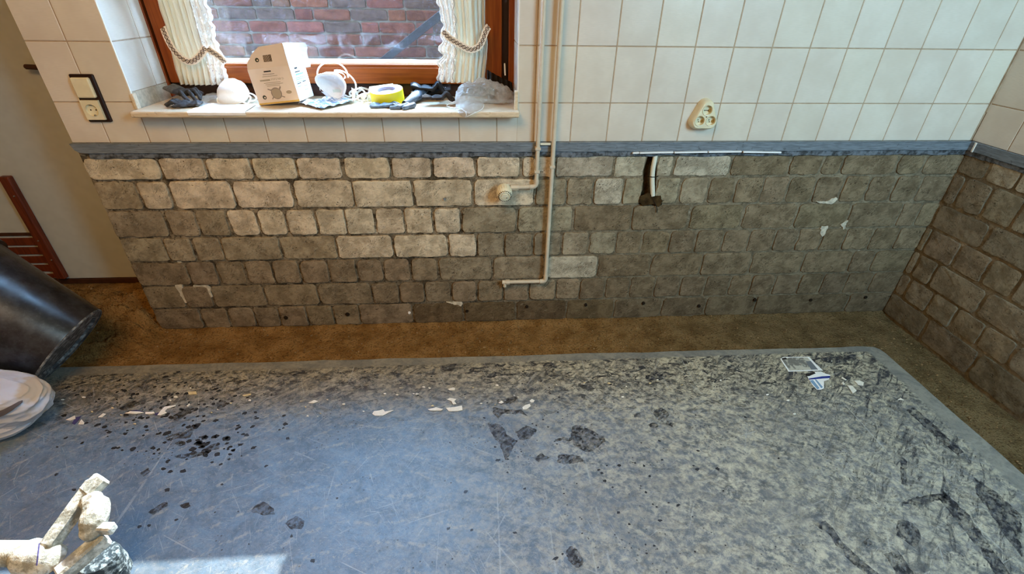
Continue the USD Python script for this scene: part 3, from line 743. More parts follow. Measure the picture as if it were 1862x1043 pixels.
# grit lying in the trench
r = np.random.default_rng(21); ms = []
ico = vf(trimesh.creation.icosphere(1, 1.0))
for i in range(1500):
    if i % 4: x, y = r.uniform(-1.55, 2.1), r.uniform(-.30, -.01)
    else: x, y = r.uniform(1.84, 2.1), r.uniform(-1.1, -.2)
    if i % 9 == 0: x, y = r.uniform(-2.3, -1.6), r.uniform(-.3, .2)
    s_ = .0016 + .0032 * r.random() ** 3
    z = float(sand_h(np.array([x]), np.array([y]))[0]) if y > -.6 else -.002
    ms.append((ico[0] * s_ * r.uniform(.6, 1.3, 3) + [x, y, z + s_ * .2], ico[1]))
part(trench, 'grit', join(ms), 'pebble', kind='stuff')

# --- the rest of the room shell
struct = lambda name, mesh, mat: tag(single(name, mesh, mat, None, None), kind='structure')
struct('ceiling', cbox((-2.8, -3.7, 2.6), (W + .2, .35, 2.7), .001), 'ceiling_paint')
struct('wall_left', cbox((-2.8, -3.7, -.1), (-2.62, .35, 2.6), .001), 'room_paint')
fw = [cbox((-2.7, -3.72, -.1), (W + .1, -3.58, 2.6), .001)]
struct('wall_front', join(fw), 'room_paint')

# --- beige door behind the wall's end, with its slatted frame
DY = .25
door = thing('door_1', kind='structure', loc=(-1.9, DY, .14))
part(door, 'door_leaf', cbox((-2.62, DY, .158), (-1.50, DY + .04, 2.6), .002), 'door_panel')
part(door, 'bottom_rail', cbox((-2.62, DY - .006, .130), (-1.50, DY + .04, .157), .002), 'dark_and_shaded_wood')
part(door, 'threshold', cbox((-2.62, DY + .0, -.1), (-1.50, DY + .05, .131), .002), 'sand')
a, b = at(44, 121, 1, DY - .03), at(80, 123, 1, DY - .03)
part(door, 'door_handle', bar(a, b, .02, .018, c=.006), 'dark_and_shaded_wood')
SP = lambda u, v, y=DY - .02: at(u, v, 1, y)
slat = thing('slatted_frame', 'dark red-brown wooden slatted frame fixed to the foot of the beige door', 'frame', loc=SP(60, 505))
a, b = SP(9, 321), SP(112, 506)
xs_, zt, zb_ = (a[0] + b[0]) / 2, a[2], b[2]
part(slat, 'stile', cbox((xs_ - .022, DY - .030, zb_), (xs_ + .022, DY - .001, zt), .004), 'dark_wood')
xl_ = SP(6, 480)[0] - .01
part(slat, 'stile', cbox((xl_ - .022, DY - .030, zb_), (xl_ + .022, DY - .001, SP(0, 455)[2]), .004), 'dark_wood')
for v0, v1 in ((423.5, 428.5), (433, 446), (450, 462.5), (466.5, 478.5), (482.5, 494), (499, 506)):
    z1_, z0_ = SP(50, v0, DY - .009)[2], SP(50, v1, DY - .009)[2]
    part(slat, 'slat', cbox((xl_ - .15, DY - .009, z0_), (xs_ - .018, DY - .001, z1_), .001), 'dark_wood' if v0 > 424 else 'dark_and_shaded_wood')
for u, v in ((25, 357), (69, 438), (93, 473)):
    part(slat, 'screw', lathe([(0, -.001), (.003, -.001), (.004, .001), (.004, .004)], SP(u, v, DY - .032), (0, 1, 0), 10), 'metal')
# ================================================================== WINDOW
win = thing('window_1', kind='structure', loc=((WX0 + WX1) / 2, FY, 1.03))
Wp = lambda u, v, y=FY: at(u, v, 1, y)
SILL = 1.032
zs1, zs0 = Wp(600, 117)[2], Wp(600, 152)[2]          # bottom rail of the sash
xa, xb = Wp(264, 30)[0], Wp(270.5, 30)[0]; xc, xd = Wp(925, 60)[0], Wp(912.5, 60)[0]
part(win, 'sill', join([cbox((WX0 + .006, -.060, SILL - .021), (WX1 + .006, FY + .03, SILL), .004)]), 'sill_stone')
part(win, 'frame_bottom', cbox((WX0 - .01, FY + .030, SILL), (WX1 + .01, FY + .09, zs0 - .006), .003), 'dark_and_shaded_wood')  # shade under the sash put into the wood colour
part(win, 'frame_side', cbox((WX0 - .03, FY, SILL), (xa, FY + .08, WZ1), .003), 'window_wood_v')
part(win, 'frame_side', cbox((xc, FY, SILL), (WX1 + .03, FY + .08, WZ1), .003), 'window_wood_v')
part(win, 'frame_top', cbox((WX0 - .01, FY, WZ1 - .06), (WX1 + .01, FY + .08, WZ1 + .02), .003), 'window_wood_h')
part(win, 'groove', join([cbox((xa - .001, FY + .016, zs0 - .008), (xb + .002, FY + .06, WZ1 - .05), .001), cbox((xd - .002, FY + .016, zs0 - .008), (xc + .001, FY + .06, WZ1 - .05), .001), cbox((xa, FY + .016, zs0 - .008), (xc, FY + .06, zs0 + .002), .001)]), 'gasket')
sw = .085
part(win, 'sash_bottom', cbox((xb + sw + .0006, FY - .0035, zs0), (xd - sw - .0006, FY + .055, zs1 - .010), .003), 'window_wood_h')
part(win, 'sash_moulding', join([cbox((xb + sw - .012, FY + .004, zs1 - .012), (xd - sw + .012, FY + .045, zs1), .002)]), 'window_wood_h')
part(win, 'sash_side', cbox((xb, FY - .004, zs0 + .001), (xb + sw, FY + .055, WZ1 - .06), .003), 'window_wood_v')
part(win, 'sash_side', cbox((xd - sw, FY - .004, zs0 + .001), (xd, FY + .055, WZ1 - .06), .003), 'window_wood_v')
part(win, 'sash_top', cbox((xb + sw + .0006, FY - .0035, WZ1 - .14), (xd - sw - .0006, FY + .055, WZ1 - .06), .003), 'window_wood_h')
part(win, 'glazing_bead', cbox((xb + sw - .01, FY + .040, zs1 - .01), (xd - sw + .01, FY + .075, Wp(600, 108.5, FY + .04)[2]), .002), 'bead_white')
part(win, 'glass', cbox((xb + sw - .005, FY + .028, zs1 - .01), (xd - sw + .005, FY + .032, WZ1 - .13), .0005), 'pane_glass')
part(win, 'hinge_cover', tube([at(917.5, 115, 1, FY - .008), at(918.5, 137, 1, FY - .008)], .0035, 10), 'bead_white', label='small white hinge cover')
part(win, 'outer_ledge', cbox((WX0 - .02, FY + .075, 1.02), (WX1 + .02, FY + .16, 1.05), .002), 'sill_stone')

# ================================================================== OUTSIDE
OY = 2.0
nb = thing('neighbour_wall', 'dark red brick wall of the neighbouring house seen through the window', 'brick wall', loc=(-.8, OY, 0))
cz0 = at(500, 37, 1, OY)[2]; ch = .0785
k = 8000
for i in range(-7, 5):
    z0 = cz0 + i * ch; off = [.0, .137, .07, .20][i % 4]
    xx = -2.35 - off
    while xx < .55:
        r = np.random.default_rng(k); k += 1
        L = .262 if r.random() > .22 else .128
        c = np.array(rgb(84, 50, 40)) * (1 + r.normal(0, .14)) * (1 + r.normal(0, .05, 3))
        if r.random() < .25: c = np.array(rgb(74, 58, 52))
        v, f = brick_mesh(xx + .005, xx + L - .005, z0 + .006, z0 + ch - .006, -.006 - r.uniform(0, .006), .03, k, 24, .0035, .003)
        part(nb, 'brick', (v + [0, OY, 0], f), 'red_brick', smooth=38, tone=np.clip(c, .01, 1)); xx += L
part(nb, 'mortar', cbox((-4.5, OY + .004, -.4), (4.5, OY + .3, 2.35), .002), 'outer_mortar')
single('leaning_beam', bar(at(690, 116, 1, 1.86), at(860, -20, 1, 1.86), .05, .092, (0, 1, 0)), 'grey_beam', 'grey painted beam slanting across the brick wall outside the window', 'beam')
tag(single('ground', cbox((-5, .56, -.5), (5, OY + .05, -.3), .002), 'paving', None, None), kind='structure')

# the upper storey and flanks of this house, and its far side
tag(single('house_wall', join([cbox((-5, .04, 2.62), (5, .34, 6.0), .002), cbox((-5, .27, -.5), (-2.65, .34, 2.62), .002), cbox((2.35, .04, -.5), (5, .34, 2.62), .002)]), 'outer_mortar', None, None), kind='structure')
# ================================================================== CURTAINS
CY = .197
def curtain(edge_l, edge_r, bottom, tie, lace_side, seed):
    """edges as pixel outlines on the curtain's plane; returns cloth grid function"""
    L = np.array([at(u, v, 1, CY) for u, v in edge_l]); R_ = np.array([at(u, v, 1, CY) for u, v in edge_r])
    return L, R_
def edge_x(E, z):
    o = np.argsort(E[:, 2]); return np.interp(z, E[o, 2], E[o, 0])
def curtain_build(name, label, edge_l, edge_r, vb, tie_pts, lace_right, seed, band_pts, wings):
    El, Er = np.array([at(u, v, 1, CY) for u, v in edge_l]), np.array([at(u, v, 1, CY) for u, v in edge_r])
    zb = at((edge_l[-1][0] + edge_r[-1][0]) / 2, vb, 1, CY)[2]; zt = 1.80
    ztop = max(El[:, 2].max(), Er[:, 2].max())
    t = thing(name, label, 'curtain', loc=((El[-1, 0] + Er[-1, 0]) / 2, CY, zb))
    nz_, nx_ = 90, 90
    zs = np.linspace(zb, zt, nz_); s = np.linspace(0, 1, nx_)
    xl = edge_x(El, np.minimum(zs, ztop)); xr = edge_x(Er, np.minimum(zs, ztop))
    grow = np.maximum(zs - ztop, 0) * .25
    xl, xr = xl - grow, xr + grow
    sm = lambda a_: np.convolve(np.pad(a_, 9, mode='edge'), np.ones(19) / 19, 'valid')
    xls, xrs = sm(xl), sm(xr)
    ztie = np.mean([at(u, v, 1, CY)[2] for u, v in tie_pts])
    fold = 9
    pinch = np.exp(-((zs - ztie) / .05) ** 2)
    P = np.zeros((nz_, nx_, 3))
    for i, z in enumerate(zs):
        x = xls[i] + (xrs[i] - xls[i]) * s + (xl[i] - xls[i]) * (1 - s) ** 8 + (xr[i] - xrs[i]) * s ** 8
        y = CY + .010 * np.sin(s * 2 * pi * fold + .25 * np.sin(z * 7 + seed)) * (1 - .5 * pinch[i]) + .005 * np.sin(s * 2 * pi * 23 + z * 1.5) - .022 * np.sin(pi * s) * (1 - .4 * pinch[i])
        P[i] = np.c_[x, y, np.full(nx_, z) + (.0008 * np.cos(s * 2 * pi * fold) if i == 0 else 0)]
    cut = int(nx_ * .70)
    if lace_right:
        A, B = P[:, :cut + 1], P[:, cut:]
    else:
        cut = nx_ - cut; A, B = P[:, cut:], P[:, :cut + 1]
    # scalloped outer edge of the lace
    zz = zs; sc = .008 * np.abs(np.sin(zz * 60)) + .003 * np.sin(zz * 210)
    B = B.copy(); ww = np.linspace(0, 1, B.shape[1]) if lace_right else np.linspace(1, 0, B.shape[1])
    B[:, :, 0] += (1 if lace_right else -1) * sc[:, None] * ww[None] ** 3; B[:, :, 1] -= .0015
    part(t, 'cloth', sheet(A, .0008), 'curtain_cloth', smooth=True)
    part(t, 'lace_edge', sheet(B, .0012), 'lace', smooth=True)
    # crochet line between cloth and lace
    j = A.shape[1] - 1 if lace_right else 0
    line = A[:, j] + np.c_[.006 * np.sin(zs * 110), np.full(nz_, -.004), np.zeros(nz_)]
    part(t, 'lace_thread', tube(line[:70], .0011, 5), 'lace_thread')
    # tieback: bands with a looped brown border
    tb_ = None
    for bp in band_pts:
        c3 = spline([at(u, v, 1, CY - .036 + dy) for u, v, dy in bp], 48)
        tan = np.gradient(c3, axis=0); tan /= np.linalg.norm(tan, axis=1, keepdims=True)
        up = np.cross(np.array([0, -1.0, 0]), tan); up /= np.linalg.norm(up, axis=1, keepdims=True)
        hw = .0125
        g_ = np.stack([c3 + up * q for q in (-hw, -hw * .33, hw * .33, hw)], 1)
        b_ = part(t, 'tieback', sheet(g_, .002), 'tieback_cloth', smooth=True)
        LL = np.r_[0, np.cumsum(np.linalg.norm(np.diff(c3, axis=0), axis=1))]
        m = int(LL[-1] / .0016); sN = np.linspace(0, LL[-1], m)
        cc = np.stack([np.interp(sN, LL, c3[:, q]) for q in range(3)], 1); uu = np.stack([np.interp(sN, LL, up[:, q]) for q in range(3)], 1)
        per = 2 * pi / .030
        for sg in (-1, 1):
            part(b_, 'looped_border', tube(cc + uu * (sg * .0068 * np.sin(sN * per))[:, None] - [0, .0032, 0] - np.array([0, 1, 0]) * (.0008 * sg * np.cos(sN * per))[:, None], .0010, 5), 'brown_thread')
        part(b_, 'looped_border', tube(cc + uu * (.0028 * np.sin(sN * per * 2))[:, None] - [0, .0030, 0], .0008, 4), 'brown_thread')
    return t
curtain_build('lace_curtain', 'white lace-edged curtain tied back at the left side of the window', [(286, 0), (290, 18), (300, 45), (305, 72), (311, 98), (317, 125), (326, 151)],
    [(371, 0), (380, 15), (386, 45), (391, 75), (397, 90), (408, 107), (406, 120), (412, 150)], 153, [(345, 105)], True, 1,
    [[(296, 50, .02), (306, 74, .0), (322, 98, -.006), (344, 112, -.010), (362, 103, -.006), (374, 86, .004)], [(378, 88, .0), (390, 97, -.004), (401, 105, -.004), (409, 114, .0)]], None)
curtain_build('lace_curtain', 'white lace-edged curtain tied back at the right side of the window', [(797, 0), (801, 20), (805, 33), (807, 52), (803, 62), (806, 78), (798, 92), (809, 101), (796, 114), (800, 130), (796, 146)],
    [(882, 0), (882, 22), (882, 44), (885, 60), (887, 81), (885, 110), (881, 140)], 149, [(845, 85)], False, 2,
    [[(806, 56, .0), (820, 71, -.006), (838, 82, -.010), (856, 90, -.010), (870, 85, -.006), (879, 69, .0), (889, 48, .016)]], None)

# ================================================================== PIPES, SOCKETS
PY = -.030
def wl(u, v, y=PY): return at(u, v, 1, y)
def px_tube(pts, y, r):
    return tube([wl(u, v, y) for u, v in pts], r, 12)
sc_px = .0085
p1 = thing('heating_pipe', 'cream painted heating pipe that elbows left to the thermostatic valve', 'pipe', loc=wl(980, 330))
top = wl(981.0, 0); e1 = wl(975.5, 328); e2 = wl(968, 338); e3 = wl(930, 341)
e3[2] = e2[2] = (e2[2] + e3[2]) / 2
part(p1, 'riser', tube([np.array([e1[0], PY, 1.75]), np.array([e1[0], PY, e2[2] + .028])], .0088, 12), 'pipe_paint', smooth=40)
el = [np.array([e1[0], PY, e2[2] + .030]), np.array([e1[0], PY, e2[2] + .018]), np.array([e1[0] - .004, PY, e2[2] + .006]), np.array([e1[0] - .016, PY, e2[2]]), np.array([e1[0] - .028, PY, e2[2]])]
part(p1, 'elbow', tube(spline(el, 10), .0105, 12), 'pipe_paint', smooth=40)
part(p1, 'branch', tube([el[-1] + [.002, 0, 0], np.array([e3[0] + .03, PY, e2[2] - .002])], .0085, 12), 'pipe_paint', smooth=40)
part(p1, 'coupling', tube([np.array([e3[0] + .03, PY, e2[2] - .002]), np.array([e3[0] - .004, PY, e2[2] - .002])], .0125, 6), 'pipe_paint')
vc = wl(917, 349, -.055)
vt = thing('thermostatic_valve', 'round cream thermostatic radiator valve head on the left pipe', 'valve', loc=vc)
ax = np.array([.04, -1.0, -.34]); ax /= np.linalg.norm(ax); Bv = basis(ax)
part(vt, 'valve_body', tube([vc - ax * .040 + [.02, 0, .004], vc - ax * .012], .012, 12), 'pipe_paint')
VS = 1.16
prof = [(a_ * VS, b_ * VS) for a_, b_ in [(0, -.022), (.018, -.022), (.025, -.018), (.0268, -.006), (.0268, .010), (.0245, .020), (.0195, .026), (.017, .0265), (.0165, .0245), (0, .0245)]]
part(vt, 'valve_head', lathe(prof, vc, ax, 36), 'valve_plastic', smooth=35)
ms, dk_ = [], []
for i in range(20):
    a_ = 2 * pi * i / 20; rad = Bv[:, 0] * math.cos(a_) + Bv[:, 1] * math.sin(a_)
    ms.append(bar(vc + rad * .0268 * VS - ax * .005, vc + rad * .0268 * VS + ax * .011, .004, .003, rad, .001))
    dk_.append(bar(vc + rad * .0237 * VS + ax * .0215 * VS, vc + rad * .0212 * VS + ax * .0258 * VS, .0032, .003, np.cross(rad, ax), .0008))
part(vt, 'grip_rib', join(ms), 'valve_plastic', kind='stuff'); part(vt, 'vent_slot', join(dk_), 'dark_slot', kind='stuff')
part(vt, 'end_cap', lathe([(0, .0245 * VS), (.0140, .0245 * VS), (.0157, .0265 * VS), (.014, .0280 * VS), (0, .0285 * VS)], vc, ax, 24), 'valve_plastic', smooth=35)
part(vt, 'dial_mark', bar(vc + ax * .0285 * VS + Bv[:, 0] * .006 - [0, 0, .005], vc + ax * .0285 * VS + Bv[:, 0] * .010 - [0, 0, .003], .003, .001, ax, .0003), 'dark_slot')

p2 = thing('heating_pipe', 'cream painted heating pipe running lower, with a capped stub pointing left', 'pipe', loc=wl(992, 508))
f1 = wl(992.5, 500); f3 = wl(913, 512); zc = wl(985, 511)[2]
part(p2, 'riser', tube([np.array([f1[0], PY, 1.75]), np.array([f1[0], PY, zc + .03])], .0092, 12), 'pipe_paint', smooth=40)
el = [np.array([f1[0], PY, zc + .032]), np.array([f1[0], PY, zc + .018]), np.array([f1[0] - .004, PY, zc + .005]), np.array([f1[0] - .016, PY, zc]), np.array([f1[0] - .028, PY, zc])]
part(p2, 'elbow', tube(spline(el, 10), .0112, 12), 'pipe_paint', smooth=40)
part(p2, 'stub', tube([el[-1] + [.002, 0, 0], np.array([f3[0] + .035, PY, zc - .001])], .0088, 12), 'pipe_paint', smooth=40)
part(p2, 'end_fitting', join([tube([np.array([f3[0] + .036, PY, zc - .001]), np.array([f3[0] + .018, PY, zc - .001])], .0125, 6), tube([np.array([f3[0] + .02, PY, zc - .001]), np.array([f3[0], PY, zc - .001])], .0100, 12), tube([np.array([f3[0] + .012, PY, zc]), np.array([f3[0] + .012, PY, zc - .026])], .008, 10)]), 'pipe_paint')
for px_, z_ in ((e1[0], .885), (e1[0], .79), (f1[0], .81)):
    part(p1 if px_ == e1[0] else p2, 'pipe_clip', join([cbox((px_ - .0115, PY - .0105, z_ - .006), (px_ + .0115, .004, z_ + .006), .002)]), 'pipe_paint')
part(p1, 'wall_bracket', cbox((e1[0] + .0095, PY + .002, .898), (f1[0] - .0105, PY + .010, .906), .001), 'white_plastic')

# triple socket: rounded triangle with three sunken round outlets
SO = at(1275, 213, 1, 0)
so = thing('triple_socket', 'ivory rounded triangular socket with three outlets on the white tiles', 'socket', loc=SO)
def so_p(u, v, y=-.03): return at(1220 + u / 10.43, 160 + v / 10.43, 1, y)
outl = [(560,268),(640,258),(700,290),(760,380),(800,480),(822,590),(800,680),(740,735),(650,765),(540,768),(420,735),(370,690)]
oc = np.array([(so_p(u, v)[0], so_p(u, v)[2]) for u, v in outl])
c0 = oc.mean(0)
tri = Polygon([(c0[0] + .042 * .72 * math.cos(a_), c0[1] + .002 + .036 * math.sin(a_)) for a_ in (pi / 2, pi / 2 + 2.2, pi / 2 - 2.2)]).buffer(.027, 12)
ctr = [(so_p(650, 410), .0235), (so_p(497, 620), .0235), (so_p(722, 605), .0235)]
ctr = [((c0[0] + dx, c0[1] + dz), .0188) for dx, dz in ((.0, .0285), (-.0225, -.0120), (.0225, -.0120))]
holes = unary_union([Point(q).buffer(r_, 16) for q, r_ in ctr])
def ring_loft(levels):
    v = np.vstack(levels); n = len(levels[0]); f = []
    for i in range(len(levels) - 1):
        for j in range(n):
            a, b = i * n + j, i * n + (j + 1) % n
            f += [[a, b, b + n], [a, b + n, a + n]]
    return v, np.array(f)
def tri_ring(buf, y, n=60):
    e = tri.buffer(buf).exterior; L = e.length; p0 = Point(c0[0], c0[1] + .2)
    st = e.project(p0)
    return np.array([[*(lambda q: (q[0], y, q[1]))(e.interpolate((st + L * i / n) % L).coords[0])] for i in range(n)])
face = tri.buffer(-.006).difference(holes)
part(so, 'housing', join([ring_loft([tri_ring(.004, .001), tri_ring(.003, -.016), tri_ring(0, -.030), tri_ring(-.003, -.036), tri_ring(-.006, -.038)]), on_back(face, -.038, .003)]), 'ivory_plastic', smooth=50)
for (q, r_) in ctr:
    o = np.array([q[0], -.0385, q[1]])
    w_ = part(so, 'outlet', lathe([(r_ + .0022, .0), (r_ + .0015, .0014), (r_ - .0004, .0008), (r_ - .001, -.014), (0, -.0145)], o, (0, -1, 0), 28), 'ivory_plastic', smooth=40)
    for d_ in ((-.0065, 0), (0, 0), (.0065, 0)) if q[1] > c0[1] else ((-.002, .004), (.001, -.003)):
        part(w_, 'pin_hole', lathe([(0, .0), (.0018, .0), (.0018, -.0012)], o + [d_[0], .0128, d_[1] - .003], (0, -1, 0), 10), 'dark_slot')
    part(w_, 'earth_clip', cbox((q[0] + r_ * .5, -.030, q[1] - .008), (q[0] + r_ * .85, -.024, q[1] + .002), .001), 'brass')
part(so, 'screw', lathe([(0, .001), (.002, .001), (.002, -.002)], (c0[0] + .001, -.0385, c0[1] + .003), (0, -1, 0), 10), 'dark_slot')

# switch above socket at the left, on a dark brown frame
sf = lambda u, v: at(100 + u / 9.483, 120 + v / 9.483, 1, -.008)
s0 = sf(225, 140); s1 = sf(980, 965); s2 = sf(640, 140); s3 = sf(580, 965)
fx0, fx1 = (s0[0] + s3[0]) / 2 , (s1[0] + s2[0]) / 2; fz0, fz1 = s1[2], s0[2]
fx0 = fx1 - .082
swt = thing('light_switch', 'ivory light switch above a socket on a dark brown frame, left of the window', 'switch', loc=((fx0 + fx1) / 2, 0, (fz0 + fz1) / 2))
part(swt, 'frame', cbox((fx0, -.010, fz0), (fx1, .002, fz1), .003), 'brown_frame')
zmid = (fz0 + fz1) / 2
part(swt, 'rocker', cbox((fx0 + .0055, -.021, zmid + .004), (fx1 - .013, -.006, fz1 - .010), .004), 'ivory_plastic')
pl = sbox(fx0 + .0055, fz0 + .010, fx1 - .013, zmid - .004); hc = pl.centroid
part(swt, 'socket_plate', join([on_back(pl.difference(hc.buffer(.021, 20)), -.019, .012)]), 'ivory_plastic')
w_ = part(swt, 'socket_well', lathe([(.0225, -.0003), (.0215, .0012), (.0208, .0), (.0205, -.0072), (0, -.0076)], (hc.x, -.0195, hc.y), (0, -1, 0), 28), 'ivory_plastic', smooth=40)
for sx in (-.0095, .0095):
    part(w_, 'pin_hole', lathe([(0, .0), (.0024, .0), (.0024, -.001)], (hc.x + sx, -.0128, hc.y), (0, -1, 0), 10), 'dark_slot')
part(w_, 'earth_clip', join([cbox((hc.x - .003, -.018, hc.y + .016), (hc.x + .003, -.006, hc.y + .0205), .001), cbox((hc.x - .003, -.018, hc.y - .0205), (hc.x + .003, -.006, hc.y - .016), .001)]), 'metal')

# conduit in the chase
cd = thing('cable_conduit', 'white cable conduit in a chased groove of the brickwork under the band', 'conduit', loc=at(1189, 355, 1, 0))
cpt = [at(1191.5, 281, 1, .004), at(1190, 292, 1, .000), at(1187.5, 305, 1, -.002), at(1186, 322, 1, -.002), at(1186.3, 340, 1, -.002), at(1186.8, 355.5, 1, -.002)]
part(cd, 'tube', tube(spline(cpt, 20), .0105, 12), 'white_plastic', smooth=40)
part(cd, 'wire_tie', tube([at(1177, 320.5, 1, .010), at(1181, 321, 1, -.010), at(1186, 321.8, 1, -.0145), at(1191.5, 321.8, 1, -.010), at(1197, 320, 1, .004)], .0016, 6), 'dark_slot')
part(cd, 'loose_wire', tube(spline([at(1186, 357, 1, -.004), at(1190, 368, 1, -.010), at(1193, 374, 1, -.012), at(1194, 386, 1, -.010)], 12), .0018, 6), 'dark_slot')

# ================================================================== ON THE SILL
S = lambda u, v, z=SILL: at(u, v, 2, z)
# ---- mask carton
from scipy.spatial.transform import Rotation as Ro
MB = Ro.from_euler('zxy', [-.0909, -.0296, -.111]).as_matrix()
A0 = np.array([-.8615, .0569, SILL + .002]); bw, bh, bd = .1622, .1265, .1347
bx = lambda r_, d_, u_: A0 + MB[:, 0] * r_ + MB[:, 1] * d_ + MB[:, 2] * u_
ct = thing('mask_carton', 'pale carton of dust masks standing open on the window sill', 'box', loc=A0)
tk = .0012
def panel(pts2, fn, t=tk):
    """flat panel: outline in (a, u), fn(a, u, out) -> world"""
    v, f = vf(extrude(Polygon(pts2), t)); return np.array([fn(*q) for q in v]), f
fr_ = lambda a, u, o: bx(a, -o, u)
part(ct, 'front', panel([(0, .006), (bw, .006), (bw, bh), (0, bh)], fr_), 'box_shaded')
part(ct, 'front_base', panel([(0, 0), (bw, 0), (bw, .006), (0, .006)], fr_), 'box_base')
part(ct, 'side', panel([(0, 0), (bd, 0), (bd, bh), (0, bh)], lambda a, u, o: bx(bw + o, a, u)), 'box_skylit')
part(ct, 'side', panel([(0, 0), (bd, 0), (bd, bh), (0, bh)], lambda a, u, o: bx(-o, a, u)), 'box_skylit')
part(ct, 'back', panel([(0, 0), (bw, 0), (bw, bh), (0, bh)], lambda a, u, o: bx(a, bd + o, u)), 'box_skylit')
part(ct, 'bottom', panel([(0, 0), (bw, 0), (bw, bd), (0, bd)], lambda a, d, o: bx(a, d, -.001 + o)), 'box_shaded')
wq = lambda a, u, o: bx(a, -o, bh) + MB[:, 2] * (u * .96) - MB[:, 1] * (u * -.22)
part(ct, 'front_flap', panel([(0, 0), (bw, 0), (bw - .004, .040), (bw - .006, .078), (.062, .074), (.030, .052), (.004, .022)], wq), 'box_shaded')
part(ct, 'side_flap', panel([(0, 0), (bd, 0), (bd - .006, .042), (bd - .004, .070), (.012, .078), (.006, .04)], lambda a, u, o: bx(bw + o, a, bh) + MB[:, 2] * (u * .96) + MB[:, 0] * (-u * .06)), 'box_skylit')
part(ct, 'clear_liner', sheet(np.array([[bx(-.022 + .19 * i_ / 6 * 1.15, .075 + .012 * math.sin(i_ * 1.3), bh - .02 + .095 * j_ / 5 * (1 - .05 * abs(i_ - 4))) + .004 * np.array([math.sin(j_ * 2 + i_), math.cos(i_ * 2 + j_), 0]) + MB[:, 1] * .02 * (1 + j_ / 5) for j_ in range(6)] for i_ in range(7)]), .0004), 'clear_film')
pr = lambda m, mat, name, o=.0016, fn=fr_: part(ct, name, (np.array([fn(q[0], q[1], o + q[2]) for q in vf(m)[0]]), vf(m)[1]), mat)
flat = lambda p_: extrude(p_, .0003)
bar2 = lambda x0, y0, x1, y1: flat(sbox(x0, y0, x1, y1))
txt = meshkit.text_mesh('FFP2 NR D', .0072, .0003)
pr((vf(txt)[0] + [.078, .082, 0], vf(txt)[1]), 'tan_print', 'print_line')
pr(bar2(.060, .112, .088, .1165), 'dark_print', 'print_heading')
pr(bar2(.052, .1035, .098, .1055), 'grey_print', 'print_line')
for x0, x1, y in ((.048, .108, .0965), (.034, .074, .082), (.046, .112, .074), (.050, .120, .0685), (.054, .106, .063)):
    pr(bar2(x0, y, x1, y + .002 if y != .082 else y + .0055), 'tan_print', 'print_line')
rg = Point(0, 0).buffer(.0075, 16).difference(Point(.001, -.001).buffer(.0032, 12))
pr((vf(flat(rg))[0] + [.030, .026, 0], vf(flat(rg))[1]), 'green_print', 'recycling_mark')
cup = unary_union([Point(0, 0).buffer(.021, 20), sbox(-.018, -.002, .018, .016)]).union(LineString([(-.017, .012), (-.028, .017)]).buffer(.002)).union(LineString([(.016, .012), (.022, .021)]).buffer(.0025)).union(LineString([(-.016, -.012), (-.022, -.018)]).buffer(.002)).union(LineString([(.018, -.012), (.027, -.016)]).buffer(.0018))
cup_in = Polygon([(-.013, .010), (0, .014), (.013, .010), (.014, -.006), (.006, -.014), (-.006, -.014), (-.014, -.006)]).buffer(.003)
pr((vf(flat(cup.difference(cup_in)))[0] + [.082, .036, 0], vf(flat(cup.difference(cup_in)))[1]), 'grey_print', 'mask_picture')
pr((vf(flat(cup_in))[0] + [.082, .036, 0], vf(flat(cup_in))[1]), 'tan_print', 'mask_picture')
ov = Point(0, 0).buffer(1, 16); from shapely import affinity
ov = affinity.translate(affinity.scale(ov, .011, .006), .132, .036)
pr(flat(ov), 'tan_print', 'print_oval')
wf = lambda a, u, o: wq(a, u, o)
pr((vf(flat(rg))[0] + [.046, .030, 0], vf(flat(rg))[1]), 'green_print', 'recycling_mark', .0016, wf)
r = np.random.default_rng(5); bars, xx = [], .072
while xx < .104:
    w_ = r.uniform(.0006, .0020); bars.append(sbox(xx, .020, xx + w_, .044)); xx += w_ + r.uniform(.0007, .0016)
pr(flat(unary_union(bars)), 'dark_print', 'barcode', .0016, wf)
sd = lambda a, u, o: bx(bw + o, a, u)
for a0, a1, u0, u1, m_ in ((.035, .058, .110, .115, 'dark_print'), (.030, .075, .098, .101, 'dark_print'), (.030, .100, .088, .093, 'blue_grey_print'), (.02, .11, .078, .080, 'blue_grey_print'), (.02, .105, .072, .074, 'blue_grey_print'), (.02, .112, .064, .066, 'blue_grey_print'), (.02, .055, .058, .0605, 'dark_print'), (.07, .10, .060, .0625, 'dark_print'), (.02, .05, .048, .050, 'blue_grey_print'), (.07, .11, .044, .046, 'blue_grey_print'), (.07, .10, .030, .032, 'blue_grey_print')):
    pr(bar2(a0, u0, a1, u1), m_, 'side_print', .0016, sd)

